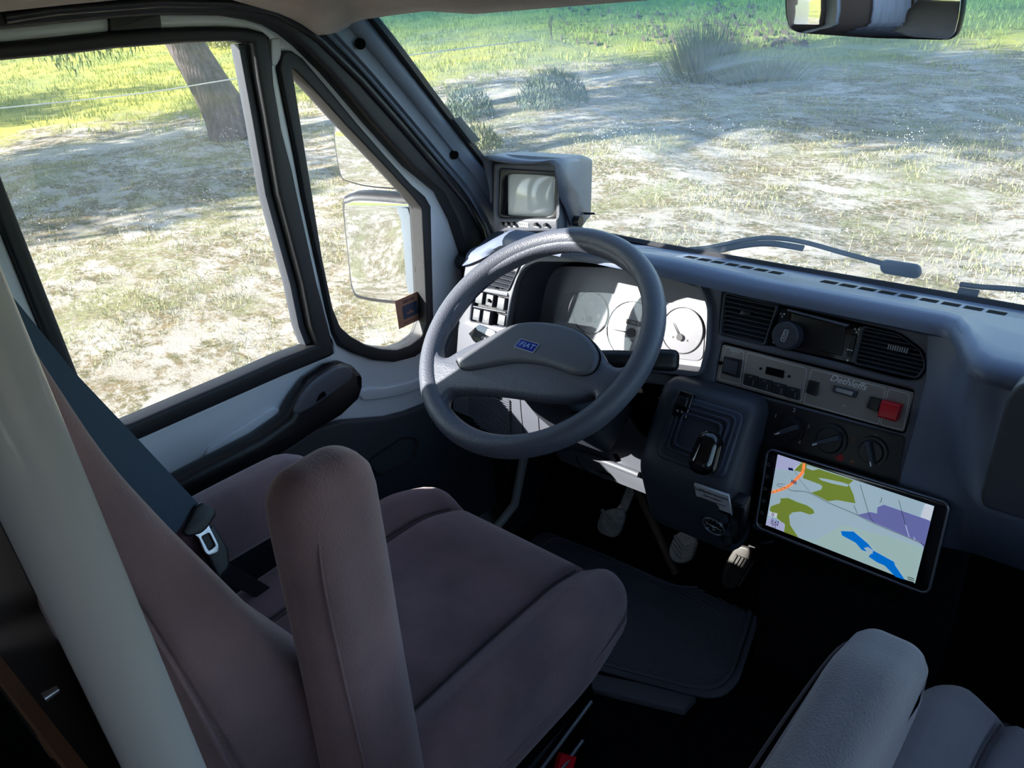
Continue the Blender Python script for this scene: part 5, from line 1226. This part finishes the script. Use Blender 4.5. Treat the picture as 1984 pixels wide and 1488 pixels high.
# thin fence wire across the meadow
w0 = CAM+ray(-20,212)*9.0; w1 = CAM+ray(540,140)*9.0
wr_ = [w0+(w0-w1)*.3, w0, w0.lerp(w1, .5)+V((0, 0, -.03)), w1, w1+(w1-w0)*1.1]
mb = MB(); mb.tube(cr([tuple(q) for q in wr_], 8, False), .006, n=6); o = mb.build('washing_line', M['wire']); tag(o, 'thin pale line strung before the leaning tree outside', 'line')
for q, nm in ((wr_[0], 'post at the hidden left end of the thin line'), (wr_[-1], 'post at the hidden right end of the thin line')): pass
# motorhome body behind the door, white
mb = MB(); mb.box(world((0, 0, 0)), -1.16, -1.0, -4.6, -.55, -.35, 2.2); o = mb.build('wall_outer', M['vanpaint']); struct(o)
# ============================================================ curtain of the living area seen in the mirrors
def curtain(x, y0, y1, z0, z1, label):
    n = 40; pts = [(x+.015*math.sin(i*1.3), lerp(y0, y1, i/n)) for i in range(n+1)]; vs = [(a, b, z) for z in (z0, z1) for a, b in pts]; K = n+1
    o = mesh('curtain', vs, [(i, i+1, K+i+1, K+i) for i in range(n)], M['curtain'], None, 60); md = o.modifiers.new('t', 'SOLIDIFY'); md.thickness = .003; tag(o, label, 'curtain', 'pale curtains of the living area')
def rear_curtain(x0, x1, label):
    n = 16; K = n+1; pts = [(lerp(x0, x1, i/n), -2.50+.02*math.sin(i*1.6)) for i in range(K)]; vs = [(a_, b_, z) for z in (.1, 1.48) for a_, b_ in pts]
    o = mesh('curtain', vs, [(i, i+1, K+i+1, K+i) for i in range(n)], M['curtain'], None, 60); md = o.modifiers.new('t', 'SOLIDIFY'); md.thickness = .003; tag(o, label, 'curtain', 'pale curtains of the living area')
rear_curtain(-.36, -.16, 'narrow pale curtain reflected left of centre in the interior mirror'); rear_curtain(.30, .84, 'wide pale blue curtain reflected at the right of the interior mirror')
# ============================================================ light
w = bpy.data.worlds.new('sky'); SC.world = w; w.use_nodes = True; nt = w.node_tree; bg = nt.nodes['Background']
SUN_DIR = V((.525, .64, -.44)).normalized()
sky = nt.nodes.new('ShaderNodeTexSky'); sky.sky_type = 'HOSEK_WILKIE'; sky.sun_direction = -SUN_DIR; sky.turbidity = 2.5; sky.ground_albedo = .4
hs = nt.nodes.new('ShaderNodeHueSaturation'); hs.inputs['Saturation'].default_value = .9
nt.links.new(sky.outputs[0], hs.inputs['Color']); nt.links.new(hs.outputs[0], bg.inputs['Color']); bg.inputs['Strength'].default_value = 6.0
sd = bpy.data.lights.new('sun', 'SUN'); sd.energy = 7.5; sd.angle = R(.6); sd.color = (1, .95, .88); so_ = bpy.data.objects.new('sun', sd); COL.objects.link(so_)
so_.rotation_euler = SUN_DIR.to_track_quat('-Z', 'Y').to_euler()
SC.view_settings.view_transform = 'Standard'; SC.view_settings.look = 'None'; SC.view_settings.gamma = 1; SC.view_settings.use_curve_mapping = False
SC.view_settings.exposure = 1.38
SC.cycles.use_denoising = True; SC.cycles.max_bounces = 8; SC.cycles.transparent_max_bounces = 16; SC.cycles.caustics_reflective = False; SC.cycles.sample_clamp_indirect = 4
